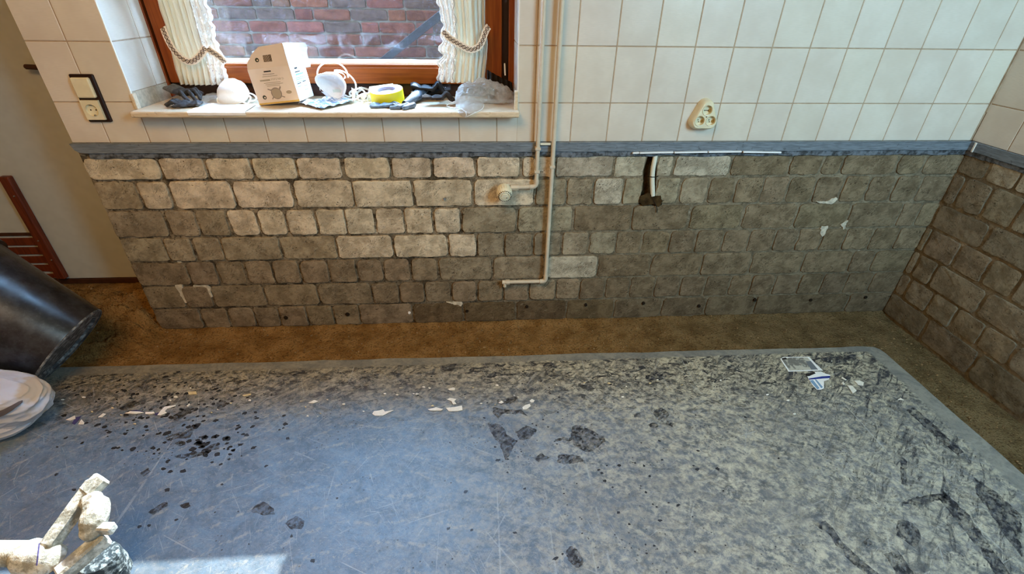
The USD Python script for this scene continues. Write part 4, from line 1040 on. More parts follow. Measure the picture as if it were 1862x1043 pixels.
# ---- sheets and wrappers
def paper(name, corners, mat, label, cat, amp=.003, n=14, seed=0, t=.0006, drop=None, zf=None, fq=30):
    c = [np.array(q, float) for q in corners]; s_ = np.linspace(0, 1, n); P = np.zeros((n, n, 3))
    for i, a in enumerate(s_):
        for j, b in enumerate(s_):
            P[i, j] = (1 - a) * ((1 - b) * c[0] + b * c[3]) + a * ((1 - b) * c[1] + b * c[2])
    P[..., 2] += amp * (meshkit.fbm(P * fq, 3, seed))
    if zf: P[..., 2] += zf(P)
    return single(name, sheet(P, t), mat, label, cat, smooth=40)
def drape(P):   # paper that hangs over the front edge of the sill
    over = np.maximum(-.060 - P[..., 1], 0); return -over * 1.0
c_ = [S(372, 188), S(466, 191), S(440, 207), S(338, 205)]
c_[2][1] = -.0735; c_[3][1] = -.0735
P = np.zeros((20, 26, 3))
for i in range(20):
    for j in range(26):
        a, b = i / 19, j / 25; q = (1 - a) * ((1 - b) * c_[0] + b * c_[1]) + a * ((1 - b) * c_[3] + b * c_[2])
        over = max(-.0615 - q[1], 0); q = q.copy()
        if over > 0: q[1] = -.0615 - min(over, .002); q[2] -= over * 1.1
        q[2] += .0012 + .0015 * meshkit.fbm(np.array([q * 25]), 2, 3)[0]; P[i, j] = q
single('paper_sheet', sheet(P, .0006), 'paper_white', 'white paper sheet under the cup mask, overhanging the sill edge', 'paper', smooth=40)
paper('crumpled_wrapper', [S(542, 191), S(600, 180), S(652, 186), S(585, 201)], 'tissue', 'crumpled blue and white wrapper in front of the carton', 'wrapper', .022, 26, 4, .0006, fq=55)
paper('clear_wrapper', [S(345, 190), S(392, 172), S(402, 184), S(365, 194)], 'clear_bag', 'clear crumpled plastic strip between charcoal gloves and cup mask', 'plastic strip', .024, 18, 6, .0006, fq=50)
paper('pale_folder', [(-.475, .186, SILL + .001), (-.375, .186, SILL + .001), (-.365, .214, SILL + .058), (-.465, .214, SILL + .045)], 'paper_white', 'pale flat packet leaning behind the yellow tape roll', 'packet', .004, 10, 8, .002)

# ---- cup masks
def cup_mask(name, label, c, axis, xdir, size, straps):
    t = thing(name, label, 'dust mask', loc=c)
    B = basis(axis, xdir); n = 36; ang = np.arange(n) * 2 * pi / n
    def ringp(s_, h):   # rounded triangular outline
        rr = 1 + .10 * np.cos(3 * (ang - pi / 2)) * s_
        return np.stack([size * s_ * rr * np.cos(ang), size * 1.08 * s_ * rr * np.sin(ang), np.full(n, h)], 1)
    hs = [(1.10, -.001), (1.10, .002), (1.0, .003), (.97, .010), (.90, .024), (.78, .036), (.60, .045), (.42, .049), (.2, .051), (.02, .051)]
    lv = [ringp(s_, h * size / .055) for s_, h in hs]
    inn = [ringp(s_ * .96, (h - .002) * size / .055) for s_, h in hs[::-1]]
    v, f = ring_loft(lv + inn[:-1]); v = v @ B.T + c
    part(t, 'shell', (v, f), 'mask_white', smooth=50)
    part(t, 'rim', tube(np.vstack([ringp(1.08, .002), ringp(1.08, .002)[:1]]) @ B.T + c, .0028, 6), 'strap_white')
    e = np.stack([np.linspace(-.5, .5, 9) * size * 1.1, np.full(9, size * .80), .034 * size / .055 - .010 * (np.linspace(-1, 1, 9)) ** 2], 1)
    part(t, 'nose_clip', sheet(np.stack([e, e + [0, size * .14, -.008]], 1) @ B.T + c, .002), 'mask_foam')
    for sp_ in straps:
        q = spline(np.array([c + B @ np.array(p_) if len(p_) == 3 else p_ for p_ in sp_]), 30)
        up_ = np.gradient(q, axis=0); sd_ = np.cross(up_, axis); sd_ /= np.linalg.norm(sd_, axis=1, keepdims=True) + 1e-9
        part(t, 'strap', sheet(np.stack([q - sd_ * .0035, q + sd_ * .0035], 1), .0016), 'strap_white', smooth=40)
    return t
c1 = S(432, 184) + [0, -.014, .028]
cup_mask('dust_mask', 'white cup dust mask lying tilted on the paper sheet', c1, (-.10, -.50, .86), (1, .05, 0), .056,
         [[(-.05, -.03, .0), (-.055, -.058, -.004), (-.03, -.075, .004), (-.02, -.055, .006)], [(.058, -.02, 0), (.075, -.035, .004), (.07, -.055, .0), (.045, -.05, .004)], [(.05, .0, 0), (.075, .0, -.014), (.085, -.02, -.016), (.06, -.035, -.01)]])
c2 = S(604, 190) + [0, .040, .062]
cup_mask('dust_mask', 'white cup dust mask with tangled straps standing right of the carton', c2, (.10, .80, .48), (1, -.1, .0), .052,
         [[(-.05, .03, .0), (-.03, .075, .01), (.0, .095, .012), (.02, .07, .02), (.0, .03, .045)], [(.05, -.03, .0), (.05, -.02, .04), (.0, -.01, .07), (-.05, .01, .05), (-.056, .02, .0)], [(.04, .04, .0), (.06, .06, .02), (.08, .03, .04), (.06, -.02, .05), (.02, -.05, .03)], [(-.04, -.05, 0), (-.02, -.07, .04), (.03, -.06, .06), (.06, -.01, .04)]])
# bunch of white elastic straps
cs = thing('strap_bunch', 'bunch of white elastic straps left of the yellow tape roll', 'straps', loc=S(655, 190))
r = np.random.default_rng(17)
for i in range(8):
    c = S(643 + 4.2 * i, 187 - (i % 3) * 4) + [0, .0, .006]
    L_ = r.uniform(.02, .04)
    q = spline([c + [0, 0, 0], c + [r.normal(0, .012), -.01, L_ * .8], c + [r.normal(.008, .012), .008, L_ * 1.3 if i < 4 else L_], c + [r.normal(.014, .01), .02, L_ * .5], c + [r.normal(.01, .016), -.008, .004]], 24)
    d_ = np.gradient(q, axis=0); sd_ = np.cross(d_, [.2, 1, .3]); sd_ /= np.linalg.norm(sd_, axis=1, keepdims=True) + 1e-9
    part(cs, 'strap', sheet(np.stack([q - sd_ * .004, q + sd_ * .004], 1), .0018), 'strap_white', smooth=40)

# ---- tape roll
tc = S(706, 188) + [0, .012, .004]
tp = thing('tape_roll', 'roll of bright yellow adhesive tape lying flat on dark gloves', 'tape roll', loc=tc)
tax = np.array([-.06, -.14, 1.0]); tR, th = .066, .050
part(tp, 'tape', lathe([(tR * .58, 0), (tR - .002, 0), (tR, .002), (tR, th - .002), (tR - .0015, th)], tc, tax, 56), 'tape_yellow', smooth=35)
part(tp, 'wound_edge', lathe([(tR - .0014, th), (tR - .003, th + .0004), (tR * .62, th + .0004), (tR * .58, th)], tc, tax, 56), 'tape_edge', smooth=35)
part(tp, 'core', lathe([(tR * .58, th), (tR * .575, th - .0006), (tR * .545, th - .001), (tR * .54, 0), (tR * .58, 0)], tc, tax, 48), 'tape_core', smooth=35)
part(tp, 'core_shade_disc', lathe([(0, th - .012), (tR * .54, th - .012), (tR * .54, th - .016), (0, th - .016)], tc, tax, 40), 'tape_core')  # disc closing the open core, coloured as the shade inside it

# ---- gloves
def glove(name, label, o, ang, size, mat, curl=.35, z0=.010, lift=0.0, seed=0, cuff_mat=None, flip=1):
    """a work glove lying with its fingers along ang (degrees, in plan)"""
    r = np.random.default_rng(seed); a = math.radians(ang); d = np.array([math.cos(a), math.sin(a), 0]); s = np.array([-d[1], d[0], 0]) * flip; u = np.array([0, 0, 1.0])
    o = np.array(o, float) + u * z0; L = size
    t = thing(name, label, 'glove', loc=o)
    pos = lambda f, q, h=0: o + d * f * L + s * q * L + u * (h * L + lift * (1 - f))
    mans = []
    palm = m3.Manifold.batch_hull([ball(pos(.0, -.17, .06), .045 * L), ball(pos(.0, .17, .06), .045 * L), ball(pos(.42, -.20, .10), .06 * L), ball(pos(.42, .20, .08), .06 * L), ball(pos(.2, 0, .14), .06 * L)])
    mans.append(palm)
    for i, (q, ln) in enumerate(((-.19, .40), (-.065, .50), (.06, .47), (.18, .36))):
        sp = q * 1.25 + r.normal(0, .03); h0 = r.uniform(0, .05)
        mans.append(chain([pos(.40, q, .09), pos(.40 + ln * .45, sp, .10 + h0 + curl * .14), pos(.40 + ln * .8, sp + r.normal(0, .02), .06 + h0), pos(.40 + ln, sp + r.normal(0, .03), .045)], [.062 * L, .058 * L, .054 * L, .046 * L], 10))
    mans.append(chain([pos(.12, .17, .07), pos(.28, .36, .08), pos(.44, .42, .05)], [.068 * L, .062 * L, .052 * L], 10))
    part(t, 'hand', organic(mans, .006, 4, .007, 55, seed), mat, smooth=True)
    cuff = m3.Manifold.batch_hull([ball(pos(.02, -.18, .06), .05 * L), ball(pos(.02, .18, .06), .05 * L), ball(pos(-.30, -.20, .08), .05 * L), ball(pos(-.30, .20, .08), .05 * L), ball(pos(-.2, 0, .15), .06 * L)])
    part(t, 'cuff', organic([cuff], .007, 2, .009, 45, seed + 9), cuff_mat or mat, smooth=True)
    return t
gl1 = S(316, 174) + [0, 0, 0]
glove('work_glove', 'charcoal work glove at the left end of the sill with fingers pointing left', S(350, 194), 184, .105, 'glove_charcoal', .4, .004, 0, 3)
glove('work_glove', 'charcoal work glove with grey knit cuff heaped against the left window reveal', np.array([-1.205, .150, SILL]), -32, .135, 'glove_charcoal', .6, .008, .022, 5, 'glove_knit')
glove('work_glove', 'dark blue-grey glove lying under the yellow tape roll', S(690, 195), 4, .100, 'glove_blue', .1, -.001, 0, 8)
# turned-back cuff with a pale hem
tcf = thing('turned_glove', 'blue-grey glove with white-hemmed open cuff right of the tape roll', 'glove', loc=S(757, 192))
base_ = S(757, 190)
qs = [S(736, 194) + [0, 0, .010], S(748, 190) + [0, 0, .018], S(760, 184) + [0, -.002, .024], S(771, 179) + [0, -.004, .028]]
v_, f_ = tube(spline(qs, 14), np.interp(np.linspace(0, 1, 14), [0, .5, 1], [.012, .020, .023]), 18, cap=False)
v_ = v_ + (meshkit.fbm(v_ * 60, 3, 2) - .5)[:, None] * np.array([.004, .004, .008])
part(tcf, 'glove_body', (v_, f_), 'glove_blue', smooth=True)
part(tcf, 'cuff_inside', (v_[-18 * 5:] * 1 + [.0, 0, 0] - (v_[-18 * 5:] - v_[-18 * 5:].mean(0)) * .08, np.array([[i * 18 + (j + 1) % 18, i * 18 + j, (i + 1) * 18 + (j + 1) % 18] for i in range(4) for j in range(18)] + [[i * 18 + j, (i + 1) * 18 + j, (i + 1) * 18 + (j + 1) % 18] for i in range(4) for j in range(18)])), 'black_cloth')
hem = v_[-18:]; part(tcf, 'hem', tube(np.vstack([hem, hem[:2]]), .0026, 6), 'glove_hem', smooth=True)
part(tcf, 'fingers', organic([chain([S(742, 196) + [0, 0, .010], S(725, 199) + [0, 0, .008], S(712, 199) + [0, 0, .006]], [.011, .010, .008]), chain([S(752, 196) + [0, 0, .010], S(735, 200) + [0, 0, .008]], [.012, .009])], .005, 3, .004, 60, 4), 'glove_blue', smooth=True)
glove('work_glove', 'dark brown glove lying between the turned-back glove and the plastic bag', S(785, 190) + [0, -.006, 0], 6, .105, 'brown_cloth', 1.1, .012, .008, 12)
glove('work_glove', 'black rubber glove heaped behind the turned-back glove', S(764, 184) + [0.005, .030, 0], 6, .120, 'black_rubber', 1.3, .016, .025, 13)
# flat black case propped behind the gloves
cb_ = thing('flat_case', 'flat black case with silver edge propped behind the black gloves', 'case', loc=S(780, 172))
q0, q1 = S(745, 174, SILL + .022), S(818, 166, SILL + .044); q0[1] += .066; q1[1] = q0[1]
part(cb_, 'case', bar(q0, q1, .055, .010, (0, -.35, 1), .003), 'black_rubber')
part(cb_, 'edge_trim', bar(q0 + [0, -.026, .0075], (q0 + q1) / 2 + [.0, -.026, .0075], .004, .002, (0, -.35, 1), .0006), 'metal')
for i in range(4):
    part(cb_, 'rivet', lathe([(0, .0016), (.0018, .001), (.002, 0)], (q0 * .28 + q1 * .72) + (q1 - q0) * (.05 * i) + [0, -.024, .0072], (0, -.3, 1), 8), 'metal')
# folded ribbed black cloth in the right corner
P = np.zeros((40, 16, 3)); a, b = at(886, 127, 1, .212), at(938, 152, 1, .20)
for i in range(40):
    for j in range(16):
        t_ = i / 39; q = a * (1 - t_) + b * t_; zlow = SILL + .004
        top_ = q[2] - .004 * math.sin(t_ * 3.0)
        P[i, j] = [min(q[0], WX1 - .010), q[1] - .022 * (j / 15) + .006 * math.sin(t_ * 34) - .008 * (1 - t_) * (j / 15), top_ + (zlow - top_) * (j / 15) ** 1.1]
single('black_cloth', sheet(P, .004), 'black_cloth', 'ribbed black cloth folded into the right corner of the sill', 'cloth', smooth=40)
# clear plastic bag, one corner hanging over the edge
bc = S(880, 193)
bg = [ball(S(848, 190) + [0, -.004, .038], .036, 16), ball(S(880, 188) + [0, .002, .050], .046, 16), ball(S(915, 190) + [0, -.004, .036], .032, 16), ball(S(930, 190) + [-.012, .01, .028], .022, 16), ball(S(836, 196) + [.006, .006, .026], .022, 16)]
bag = m3.Manifold.batch_boolean([m3.Manifold.batch_hull(bg[:2] + [bg[4]]), m3.Manifold.batch_hull(bg[1:4])], m3.OpType.Add)
v_, f_ = vf(bag.refine_to_length(.006)); tm = trimesh.Trimesh(v_, f_, process=True); trimesh.smoothing.filter_taubin(tm, iterations=10)
nn = meshkit.fbm(tm.vertices * 26, 4, 31) - .5; rid = 1 - np.abs(meshkit.fbm(tm.vertices * 34, 3, 32) * 2 - 1)
v_ = np.array(tm.vertices) + np.array(tm.vertex_normals) * (nn * .024 + (rid - .8) * .026)[:, None]
v_[:, 2] = np.maximum(v_[:, 2], SILL + .001); v_[:, 0] = np.minimum(v_[:, 0], WX1 - .004)
bt = thing('plastic_bag', 'crumpled clear plastic bag at the right end of the sill, corner hanging over', 'plastic bag', loc=bc)
part(bt, 'bag_body', (v_, np.array(tm.faces)), 'clear_bag', smooth=True)
tip = [S(830, 199), S(872, 200), at(868, 201, 1, -.064), at(845, 213.5, 1, -.066), at(833, 203, 1, -.064)]
fl = np.array([[S(829, 193) + [0, 0, .02], S(836, 190) + [0, -.02, .035], S(852, 190) + [0, -.03, .04], S(872, 192) + [0, -.02, .026], S(880, 196) + [0, 0, .014]],
               [at(829, 199, 1, -.040), at(837, 198, 1, -.050), at(850, 198, 1, -.056), at(865, 199, 1, -.050), at(874, 200, 1, -.040)],
               [at(834, 206, 1, -.066), at(839, 206, 1, -.070), at(848, 206, 1, -.074), at(858, 206, 1, -.070), at(866, 204, 1, -.066)],
               [at(842, 212.5, 1, -.066), at(844, 213, 1, -.068), at(846, 213.5, 1, -.068), at(849, 212.5, 1, -.068), at(853, 210.5, 1, -.066)]])
from scipy.ndimage import zoom
fz_ = np.stack([zoom(fl[..., q], (6, 6), order=1) for q in range(3)], -1)
cr_ = 1 - np.abs(meshkit.fbm(fz_ * 30, 3, 41) * 2 - 1)
fz_[..., 1] -= (cr_ - .75) * .012 + (meshkit.fbm(fz_ * 22, 3, 42) - .5) * .012
part(bt, 'hanging_corner', sheet(fz_, .0006), 'clear_bag', smooth=True)
part(bt, 'hem', join([tube(spline([fl[0, 0], fl[1, 1], fl[2, 2], fl[3, 2]], 16), .0012, 6), tube(spline([fl[3, 2], fl[2, 4], fl[1, 4], fl[0, 4]], 16), .0014, 6)]), 'strap_white', smooth=True)

# ================================================================== ON THE FLOOR
Fp = lambda u, v, z=SLAB: at(u, v, 2, z)
# ---- black bucket lying tilted at the left
dv = at(124, 629, 1, -.4) - EYE; dv /= np.linalg.norm(dv)
low = Fp(80, 688)
e_ = RIGHT * 134 + DOWN * 60; e_ -= dv * (e_ @ dv); e_ /= np.linalg.norm(e_)
axb = e_ - .16 * dv; axb /= np.linalg.norm(axb)
upb = np.array([0, 0, -1.0]); upb -= axb * (upb @ axb); upb /= np.linalg.norm(upb)
pp = np.cross(e_, dv); pp = pp if pp[2] > 0 else -pp; pp /= np.linalg.norm(pp)
RB = .5 * 150 / F * ((low - EYE) @ FWD)
bcen = low + pp * RB * 1.0
sh = bcen + upb * RB
bcen = bcen + np.array([0, 0, max(0, SLAB + .002 - sh[2])])
_q = at(126, 627, 2, bcen[2]); bcen = _q
bk = thing('bucket', 'black rubber mason bucket lying on its side at the left edge', 'bucket', loc=low)
Lb = .40; R2 = RB * 1.34
part(bk, 'bucket_wall', lathe([(RB, 0), (RB + .002, -.006), (RB + (R2 - RB) * .5, -Lb * .5), (R2, -Lb), (R2 - .008, -Lb), (RB - .006, -.012)], bcen, axb, 64), 'bucket_rubber', smooth=35)
part(bk, 'bucket_base', lathe([(0, -.010), (RB * .80, -.010), (RB * .84, .0), (RB * .98, .001), (RB, -.001)], bcen, axb, 64), 'bucket_scuffed', smooth=35)
part(bk, 'base_rim', lathe([(RB * 1.004, -.004), (RB * 1.012, .000), (RB * 1.0, .004), (RB * .975, .003)], bcen, axb, 64), 'bucket_scuffed', smooth=35)
part(bk, 'rim', lathe([(R2 - .008, -Lb), (R2 + .012, -Lb + .004), (R2 + .014, -Lb - .012), (R2 + .004, -Lb - .022), (R2 - .01, -Lb - .014)], bcen, axb, 64), 'bucket_rubber', smooth=35)
# ---- white cloth bundle in front of it
bn = thing('cloth_bundle', 'folded white cloth bundle with a grey stripe below the black bucket', 'cloth', loc=Fp(20, 765))
cb0 = Fp(-44, 784); n1, n2 = 150, 90; P = np.zeros((n1, n2, 3))
th_ = np.linspace(-pi, pi, n1); ph = np.linspace(-.5 * pi, .5 * pi, n2)
T_, H_ = np.meshgrid(th_, ph, indexing='ij')
sg = lambda q, e: np.sign(q) * np.abs(q) ** e
rx, ry, rz = .262, .100, .086
X_ = rx * sg(np.cos(H_), .6) * sg(np.cos(T_), .75); Y_ = ry * sg(np.cos(H_), .6) * sg(np.sin(T_), .75); Z_ = rz * sg(np.sin(H_), .8)
q = np.stack([X_, Y_, Z_], -1)
w_ = (X_ * .55 + Z_ * 2.2 - Y_ * 1.0); fo = (1 - np.abs(np.sin(w_ * 38 + 5 * meshkit.fbm(q * 9, 3, 5)))) ** 2.2 * .008 * smoothstep(-.05, .12, X_) + (1 - np.abs(meshkit.fbm(q * np.array([7, 22, 22]), 4, 6) * 2 - 1)) ** 3 * .009
nr = q / np.linalg.norm(q, axis=-1, keepdims=True); q = q + nr * fo[..., None]
q = q + cb0 + np.array([0, .030, rz + .030]); q[..., 2] = np.maximum(q[..., 2], SLAB + .001)
idx = np.arange(n1 * n2).reshape(n1, n2); qf = np.stack([idx[:-1, :-1], idx[1:, :-1], idx[1:, 1:], idx[:-1, 1:]], -1).reshape(-1, 4)
part(bn, 'cloth', (q.reshape(-1, 3), np.vstack([qf[:, [0, 1, 2]], qf[:, [0, 2, 3]]])), 'bundle_cloth', smooth=True)
bvh = trimesh.Trimesh(q.reshape(-1, 3), np.vstack([qf[:, [0, 1, 2]], qf[:, [0, 2, 3]]]), process=False)
def on_mesh(u, v):
    d = (u - 931) / F * RIGHT + (v - 521.5) / F * DOWN + FWD; d /= np.linalg.norm(d)
    loc, _, _ = bvh.ray.intersects_location([EYE], [d], multiple_hits=False)
    return loc[0] - d * .007 if len(loc) else Fp(u, v)
st_ = [(-14, 757, 9), (6, 750, 9), (22, 741, 8), (34, 733, 6), (41, 729, 3)]
g_ = np.array([[on_mesh(u, v - h * .6), on_mesh(u, v), on_mesh(u, v + h * .6)] for u, v, h in st_])
part(bn, 'stripe', sheet(g_, .003), 'bundle_stripe', smooth=True)
q2 = np.stack([X_ * .93 - .012, Y_ * 1.10, Z_ * .55], -1); q2 = q2 + nr * ((1 - np.abs(np.sin((X_ * .4 + Z_ * 2.6 - Y_) * 34))) ** 2 * .006 + (meshkit.fbm(q2 * 15, 3, 9) - .5) * .016)[..., None]
q2 = q2 + cb0 + np.array([-.02, .020, rz * .52 + .002]); q2[..., 2] = np.maximum(q2[..., 2], SLAB + .001)
part(bn, 'lower_fold', (q2.reshape(-1, 3), np.vstack([qf[:, [0, 1, 2]], qf[:, [0, 2, 3]]])), 'bundle_cloth', smooth=True)

# ---- plaster-caked tool at the bottom left
T = lambda u, v, z: at(u, v, 2, z)
tl = thing('caked_tool', 'white plaster-caked tool with a triangular handle at the bottom left corner', 'tool', loc=Fp(180, 1035))
T1 = lambda x, y, z: at(x / 5.138, 840 + y / 5.138, 2, z)
part(tl, 'barrel', tube([T1(-260, 850, .20), T1(-60, 852, .205), T1(240, 852, .21)], [.030, .030, .030], 20), 'caked_plaster', smooth=40)
part(tl, 'collar', tube([T1(225, 870, .205), T1(260, 880, .205), T1(420, 905, .20), T1(500, 930, .195), T1(520, 940, .19)], [.036, .042, .042, .037, .028], 22), 'caked_plaster', smooth=40)
part(tl, 'collar_mark', tube([T1(366, 760, .262), T1(352, 880, .262), T1(342, 965, .250)], .0016, 6), 'violet_print')
part(tl, 'handle_bar', bar(T1(450, 790, .225), T1(890, 180, .285), .034, .036, (0, 0, 1), .005), 'caked_plaster')
gp = organic([m3.Manifold.batch_hull([ball(T1(880, 330, .285), .018), ball(T1(900, 480, .275), .022), ball(T1(800, 360, .28), .014)]), chain([T1(900, 420, .275), T1(880, 560, .262), T1(860, 640, .25)], [.030, .031, .026])], .006, 4, .006, 60, 3)
part(tl, 'grip', gp, 'caked_plaster', smooth=True)
part(tl, 'trigger_block', bar(T1(890, 615, .255), T1(1065, 618, .255), .024, .026, (0, 0, 1), .004), 'caked_plaster')
part(tl, 'tip', bar(T1(800, 300, .278), T1(965, 140, .292), .046, .030, (0, 0, 1), .005), 'caked_plaster')
part(tl, 'lower_arm', bar(T1(560, 1060, .20), T1(990, 690, .225), .036, .040, (0, 0, 1), .005), 'caked_plaster')
fz = Fp(192, 1040)
part(tl, 'foot', lathe([(0, .0), (.040, .0), (.046, .006), (.046, .080), (.043, .090), (.032, .094), (0, .094)], [T1(985, 960, .10)[0], T1(985, 960, .10)[1], SLAB + .001], (0, 0, 1), 32), 'caked_rubber', smooth=35)
part(tl, 'foot_band', lathe([(.0465, .034), (.048, .036), (.048, .044), (.0465, .046)], [T1(985, 960, .10)[0], T1(985, 960, .10)[1], SLAB + .001], (0, 0, 1), 32), 'caked_rubber', smooth=35)

# ---- printed sheet and torn wrapper on the slab
def flat_poly(name, px, mat, label, cat, z=SLAB + .0006, t=.0012, group=None):
    pts = [Fp(u, v)[:2] for u, v in px]; pg = Polygon(pts).buffer(0)
    v, f = vf(extrude(pg, t)); v = v + [0, 0, z]
    v[:, 2] += .002 * meshkit.fbm(np.c_[v[:, :2] * 40, np.zeros(len(v))], 2, 3)
    return single(name, (v, f), mat, label, cat, group=group)
ps = thing('printed_sheet', 'torn black and white printed sheet at the far right of the slab', 'paper', loc=Fp(1455, 662))
fs = lambda px, mat, nm, z, parent=ps, t=.0006: part(parent, nm, (lambda m: (vf(m)[0] + [0, 0, z], vf(m)[1]))(extrude(Polygon([Fp(u, v)[:2] for u, v in px]).buffer(0), t)), mat)
fs([(1418.5, 652.5), (1424, 649), (1471, 648.5), (1484, 662), (1496.5, 673.5), (1433.5, 675.5)], 'paper_white', 'sheet', SLAB + .0005)
fs([(1421, 653), (1437, 650), (1468, 650), (1479, 662), (1487, 672), (1436, 674)], 'paper_printed', 'picture', SLAB + .0011, t=.0002)
fs([(1421, 651.5), (1429, 650), (1431, 653), (1423, 654)], 'dark_print', 'print_block', SLAB + .0014, t=.0002)
fs([(1465, 657), (1474, 656.5), (1487, 671.5), (1475, 672)], 'grey_cool', 'print_block', SLAB + .0014, t=.0002)
tw = thing('torn_wrapper', 'torn blue and white wrapper lying against the printed sheet', 'wrapper', loc=Fp(1488, 690))
fs([(1466, 681), (1470, 678), (1482, 676), (1492, 675.5), (1503, 680), (1509.5, 681.5), (1509, 685), (1507, 690), (1498, 693), (1498, 706), (1492, 708.5), (1485, 708.5), (1477, 700), (1470, 689)], 'paper_white', 'wrapper', SLAB + .0010, tw)
fs([(1470, 688.5), (1494, 684.5), (1509, 683.5), (1508.5, 687.5), (1494, 688.5), (1471, 690.5)], 'blue_print', 'blue_stripe', SLAB + .0018, tw, .0002)
fs([(1481, 690), (1484, 690), (1496, 704), (1493, 706)], 'blue_grey_print', 'print_strip', SLAB + .0018, tw, .0002)
fs([(1472, 692), (1478, 691), (1490, 706), (1486, 708)], 'blue_grey_print', 'print_strip', SLAB + .0018, tw, .0002)
fs([(1464, 680), (1480, 676), (1483, 679), (1471, 684), (1467, 684)], 'dark_print', 'print_block', SLAB + .0018, tw, .0002)
# ---- chips of paint, tile and paper
big = [
 ('white chip with a violet print edge left of the chip row', [(120,764),(137,756),(138,762),(128,765)], 'chip_white'),
 ('small triangular white chip beside a violet scrap near the bundle', [(143,772),(149,763),(154,769),(152,772)], 'chip_white'),
 ('narrow white chip lying left of the long pale chips', [(179,759),(188,752),(193,753),(186,759)], 'chip_white'),
 ('long flat white chip, left of two in line', [(228,752),(238,748),(256,749),(262,751),(248,753)], 'chip_white'),
 ('flat oblong white chip, right of two in line', [(265,750),(280,749),(282,752),(272,754),(265,753)], 'chip_white'),
 ('bent white strip like an open hook in the left litter', [(287,755),(294,746),(300,740),(320,737),(319,739),(304,744),(300,748),(304,751),(292,756)], 'chip_white'),
 ('square cream chip nearest the trench on the left', [(342,713),(357,712),(358,717),(344,718)], 'chip_cream'),
 ('small white chip standing right of the bent strip', [(340,738),(345,734),(346,736),(342,740)], 'chip_white'),
 ('pale flat chip right of the square cream chip', [(441,719),(457,716),(456,719),(444,721)], 'chip_cream'),
 ('white crumb chip beside a dark speck, left of the jagged chip', [(561,733),(572,728),(579,730),(570,734)], 'chip_white'),
 ('jagged white chip shaped like a torn leaf in mid slab', [(677,753),(680,748),(690,747),(697,745),(700,749),(716,746),(706,751),(696,756),(682,756)], 'chip_white'),
 ('ragged white chip, left half of the broken pair in the middle', [(778,745),(786,743),(793,741),(800,743),(806,744),(802,747),(782,747)], 'chip_white'),
 ('ragged white chip, larger half of the broken pair in the middle', [(811,742),(826,741),(840,738),(841,746),(832,748),(816,748)], 'chip_white'),
 ('crooked white chip above the broken pair', [(813,727),(818,724),(830,726),(826,730),(830,735),(824,736),(821,730)], 'chip_white'),
 ('rounded white chip farthest back in the middle', [(815,708),(824,705),(828,707),(826,710),(817,710)], 'chip_white'),
 ('small white chip in the dark patch', [(906,733),(912,729),(916,732),(912,734)], 'chip_white'),
 ('blunt white chip at the right of the dark patch', [(950,741),(955,737),(963,735),(965,739),(957,745),(951,745)], 'chip_white'),
 ('small white chip above the blunt chip', [(963,729),(967,726),(972,728),(970,732),(965,732)], 'chip_white'),
 ('white chip shaped like a wedge near the right edge', [(1540,701),(1549,702),(1557,711),(1550,716),(1545,708)], 'chip_white'),
 ('square white chip right of the wedge chip', [(1553,693),(1562,692),(1570,696),(1569,702),(1560,700)], 'chip_white'),
 ('narrow white chip left of the wedge chip', [(1529,697),(1533,695),(1536,699),(1533,700)], 'chip_white'),
 ('thin white chip above the narrow chip', [(1529,688),(1531,686),(1539,691),(1537,692)], 'chip_white'),
 ('pale grey chip closest to the right border strip', [(1583,727),(1589,726),(1596,731),(1586,733)], 'chip_grey'),
 ('small pale chip on the dark sweep by the right border', [(1632,727),(1637,724),(1643,728)], 'chip_white'),
]
for lab, px, m_ in big:
    flat_poly('chip', px, m_, lab, 'chip', t=.0022)
viol = [[(131,770),(138,759),(148,757),(143,765),(136,772)], [(236,747),(248,746),(262,748),(250,750)], [(281,752),(290,750),(287,755),(282,755)]]
for i, px in enumerate(viol):
    flat_poly('violet_scrap', px, 'violet_print', ['violet scrap between two white chips near the cloth bundle', 'violet scrap behind the long flat white chip', 'violet scrap against the bent white strip'][i], 'scrap', SLAB + .0004, .0010)
short = ['the violet-edged white chip', 'the triangular chip by the bundle', 'the narrow chip near the violet scraps', 'the long flat white chip', 'the flat oblong white chip', 'the bent white strip', 'the square cream chip', 'the small chip by the bent strip', 'the pale flat chip', 'the white chip by a dark speck', 'the leaf-shaped jagged chip', 'the smaller half of the broken pair', 'the larger half of the broken pair', 'the crooked white chip', 'the rounded rear white chip', 'the small chip in the dark patch', 'the blunt white chip', 'the chip above the blunt chip', 'the wedge-shaped chip', 'the square chip by the wedge', 'the narrow chip by the wedge', 'the thin chip by the wedge', 'the grey chip by the border', 'the chip on the dark sweep']
BIG = [(n_, np.mean([Fp(u, v)[:2] for u, v in px], axis=0)) for n_, (_, px, _m) in zip(short, big)] + [('the printed sheet', Fp(1455, 662)[:2]), ('the torn wrapper', Fp(1488, 692)[:2])]
r = np.random.default_rng(33)
small = [(150,721),(114,727),(127,725),(117,734),(153,723),(168,749),(205,742),(221,755),(246,771),(310,728),(320,722),(347,706),(385,750),(396,745),(420,733),(455,728),(548,730),(556,740),(578,757),(583,752),(596,727),(661,748),(700,716),(722,718),(729,705),(752,716),(758,717),(771,704),(781,706),(787,738),(846,724),(860,705),(875,734),(900,736),(935,719),(942,722),(904,701),(1041,698),(1063,696),(1087,704),(1107,697),(1139,703),(1146,708),(1182,697),(1195,691),(1240,700),(1215,711),(1310,692),(1290,690),(1330,702),(1433,728),(1505,656),(1512,657),(1575,688),(1577,717),(1510,703),(1395,718),(1300,727),(1444,753),(560,757),(625,735),(640,726),(1132,722),(1012,700),(1035,715)]
